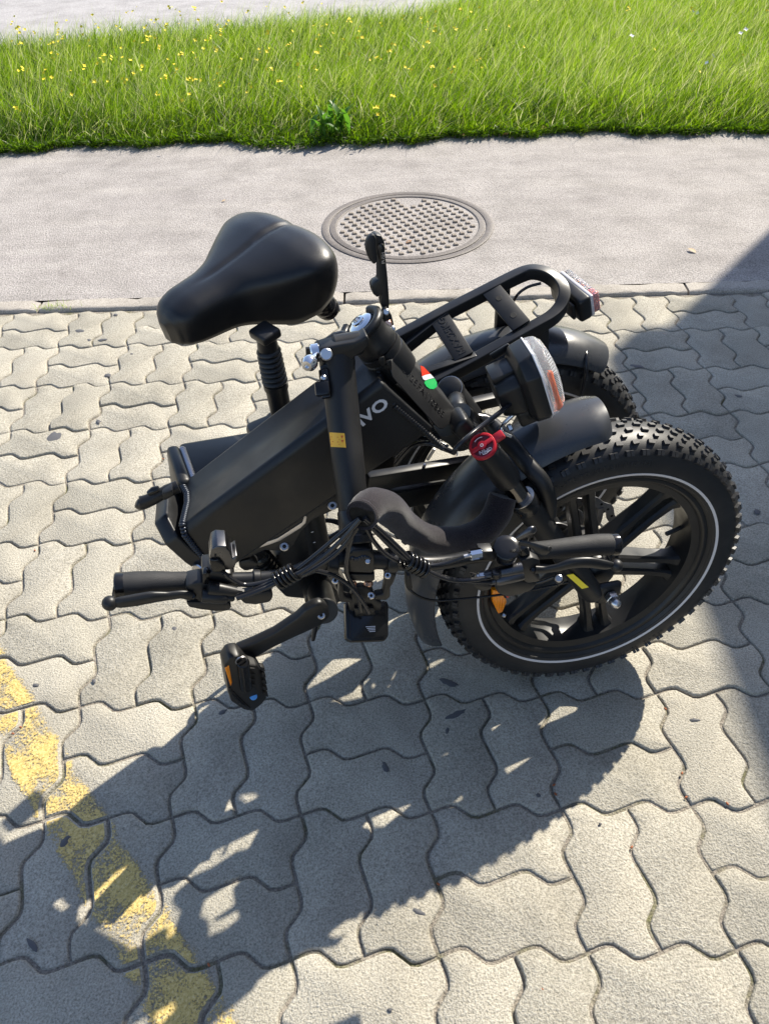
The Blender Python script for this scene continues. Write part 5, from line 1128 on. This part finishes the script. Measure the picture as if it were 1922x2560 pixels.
# right side: gear shifter, brake lever
shf = lathe('gear_shifter', B(1263, 1380, 0.020), unit(V((0.05, -0.30, 1.0))), [(0.0165, -0.006), (0.0175, -0.003), (0.0175, 0.012), (0.0165, 0.013), (0.0172, 0.0138), (0.0172, 0.0146), (0.0158, 0.0156), (0.009, 0.0162), (0.0005, 0.0163)], MPG, bar, 32, label='round gear shifter with two thumb levers')
fpoly('shifter_body', [(1200, 1380), (1235, 1378), (1240, 1396), (1236, 1402), (1204, 1398)], 0.026+BO, 0.018, MP, shf, 0.004)
tube('thumb_lever', [B(1292, 1348, 0.034), B(1312, 1336, 0.036), B(1328, 1326, 0.036), B(1336, 1328, 0.034)], [0.004, 0.0058, 0.0066, 0.004], MDK, shf, 12, 5, flat=0.6)
tube('thumb_lever', [B(1296, 1356, 0.036), B(1325, 1362, 0.042), B(1348, 1372, 0.046), B(1364, 1376, 0.046), B(1376, 1366, 0.045)], [0.0045, 0.0045, 0.0075, 0.0090, 0.0035], MP, shf, 12, 5, flat=0.5)
cyl('shifter_barrel', B(1205, 1382, 0.030), B(1172, 1388, 0.030), 0.0070, MCH, shf, 8)
cyl('barrel_tip', B(1174, 1388, 0.030), B(1156, 1392, 0.030), 0.0026, MAL, shf, 12)
text('shifter_mark', '-', B(1266, 1350, 0.03)*0+ (B(1263, 1380, 0.020)+unit(V((0.05, -0.30, 1.0)))*0.0162), FA, FB, 0.012, MRS, shf, 0.0004)
fpoly('bar_end_clamp', [(1298, 1378), (1318, 1368), (1326, 1382), (1326, 1396), (1302, 1398)], 0.018+BO, 0.034, MPG, bar, 0.003)
brake('right', dict(blade=[(1336, 1424, 0.024), (1362, 1424, 0.026), (1395, 1418, 0.030), (1430, 1408, 0.032), (1470, 1406, 0.034), (1510, 1412, 0.036), (1530, 1414, 0.036)], rad=[0.0068, 0.0060, 0.0066, 0.0085, 0.0088, 0.0078, 0.0050], ball=(1540, 1414, 0.036),
    body=[(1300, 1402), (1330, 1394), (1350, 1400), (1351, 1416), (1330, 1424), (1350, 1440), (1348, 1455), (1318, 1460), (1290, 1440)], bo=0.022,
    base=[(1240, 1460), (1290, 1452), (1345, 1456), (1330, 1476), (1300, 1488), (1268, 1494), (1244, 1484)], cyl=((1306, 1436, 0.034), (1238, 1452, 0.034)), cyl2=((1302, 1420, 0.030), (1206, 1440, 0.030)), mat=MDK, nut=MS, piv=(1332, 1424)))
cyl('barrel_screw', B(1240, 1428, 0.044), B(1240, 1442, 0.044), 0.0065, MPG, bar, 14)
fpoly('horn_button', [(1264, 1482), (1272, 1484), (1273, 1496), (1266, 1496)], 0.012+BO, 0.008, MREDP, bar, 0.002, label='red push button')
fpoly('switch_pod', [(1182, 1452), (1230, 1462), (1230, 1470), (1222, 1478), (1200, 1480), (1186, 1470)], 0.02+BO, 0.02, MP, bar, 0.004)
text('bar_lettering', 'FW TUNING', B(1130, 1399, 0.0130), unit(B(1200, 1388)-B(1100, 1406)), FB, 0.0105, MDK, bar, 0.0003)

# --- cable bundle with spiral wraps, and the neoprene sleeve it comes out of
mouth = B(905, 1288, 0.020)
slv_p = [B(906, 1286, 0.040), B(926, 1264, 0.022), B(962, 1266, -0.002), B(1005, 1305, -0.030), B(1045, 1335, -0.050), B(1095, 1352, -0.066), B(1150, 1352, -0.080), B(1200, 1332, -0.095), B(1238, 1290, -0.110), B(1256, 1240, -0.122)]
slv = tube('cable_sleeve', slv_p, [0.0180, 0.0200, 0.0205, 0.0192, 0.0186, 0.0205, 0.0218, 0.0215, 0.0215, 0.0200], MNEO, bike, 28, 6, label='soft neoprene sleeve round the cables')
bmm = slv.data; rr2 = np.random.default_rng(3)
bmm.update(); so_ = ORG[slv.name]
for v in bmm.vertices:
    w_ = V(v.co[:])+so_; k_ = 0.0006*math.sin(w_[0]*95+w_[2]*60)*math.sin(w_[1]*70+w_[2]*110)+0.0004*math.sin(w_[0]*190+1)
    v.co += v.normal*k_+Vector(rr2.normal(0, 0.0002, 3))
for k, (px, py, o) in enumerate([(1015, 1320, -0.016), (1060, 1348, -0.034), (1130, 1358, -0.050), (1185, 1345, -0.070)]): pass
mdir = unit(slv_p[0]-slv_p[1])
lathe('sleeve_mouth', slv_p[0], mdir, [(0.0181, -0.003), (0.0195, 0.0), (0.0185, 0.0030), (0.0160, 0.0015), (0.0155, -0.004)], MNEO, slv, 28)
lathe('sleeve_opening', slv_p[0], mdir, [(0.0160, 0.0008), (0.0005, 0.0008)], MBLK, slv, 24)
lft = [[(898, 1296), (850, 1335), (800, 1378), (745, 1422), (712, 1442), (660, 1464), (620, 1482), (590, 1492)], [(901, 1298), (858, 1346), (812, 1388), (756, 1428), (716, 1446), (664, 1470), (624, 1486), (592, 1496)], [(904, 1300), (872, 1350), (830, 1392), (762, 1434), (714, 1438), (660, 1456), (612, 1462), (580, 1448), (560, 1432)]]
for k, P in enumerate(lft): tube('cable', [B(x, y, 0.040+0.007*math.sin(k*2)) for i, (x, y) in enumerate(P)], 0.0029, MCAB, bike, 8, 6)
rgt = [[(908, 1296), (950, 1340), (995, 1384), (1030, 1408), (1080, 1432), (1130, 1448), (1180, 1454), (1228, 1456)], [(912, 1294), (956, 1330), (1000, 1372), (1036, 1406), (1086, 1436), (1140, 1452), (1200, 1448)], [(906, 1300), (932, 1350), (970, 1390), (1024, 1412), (1075, 1414), (1115, 1408), (1160, 1392)], [(909, 1298), (962, 1350), (1010, 1392), (1040, 1412), (1095, 1440), (1150, 1450), (1215, 1445)]]
for k, P in enumerate(rgt): tube('cable', [B(x, y, 0.040+0.007*math.sin(k*2.3)) for i, (x, y) in enumerate(P)], 0.0029, MCAB, bike, 8, 6)
for P in ([(902, 1300), (880, 1340), (868, 1390), (866, 1430), (880, 1460), (896, 1490), (902, 1528)], [(760, 1424), (800, 1428), (845, 1444), (880, 1470), (905, 1502), (922, 1532)]):
    tube('display_cable', [B(x, y, 0.032-0.012*(i/6)) for i, (x, y) in enumerate(P)], 0.0030, MCAB, bike, 8, 6)
def spiral(p, q, turns, R, r):
    p, q = V(p), V(q); t = unit(q-p); s_ = unit(np.cross(t, FN)); u = np.cross(t, s_); n_ = turns*14
    return [p+(q-p)*i/n_+R*(s_*math.cos(2*math.pi*i/14)+u*math.sin(2*math.pi*i/14)) for i in range(n_+1)]
tube('spiral_wrap', spiral(B(690, 1455, 0.041), B(738, 1428, 0.041), 5, 0.0098, 0), 0.0026, MPG, bike, 8, 0, flat=1.0)
tube('spiral_wrap', spiral(B(1012, 1398, 0.041), B(1062, 1424, 0.041), 5, 0.0098, 0), 0.0026, MPG, bike, 8, 0, flat=1.0)
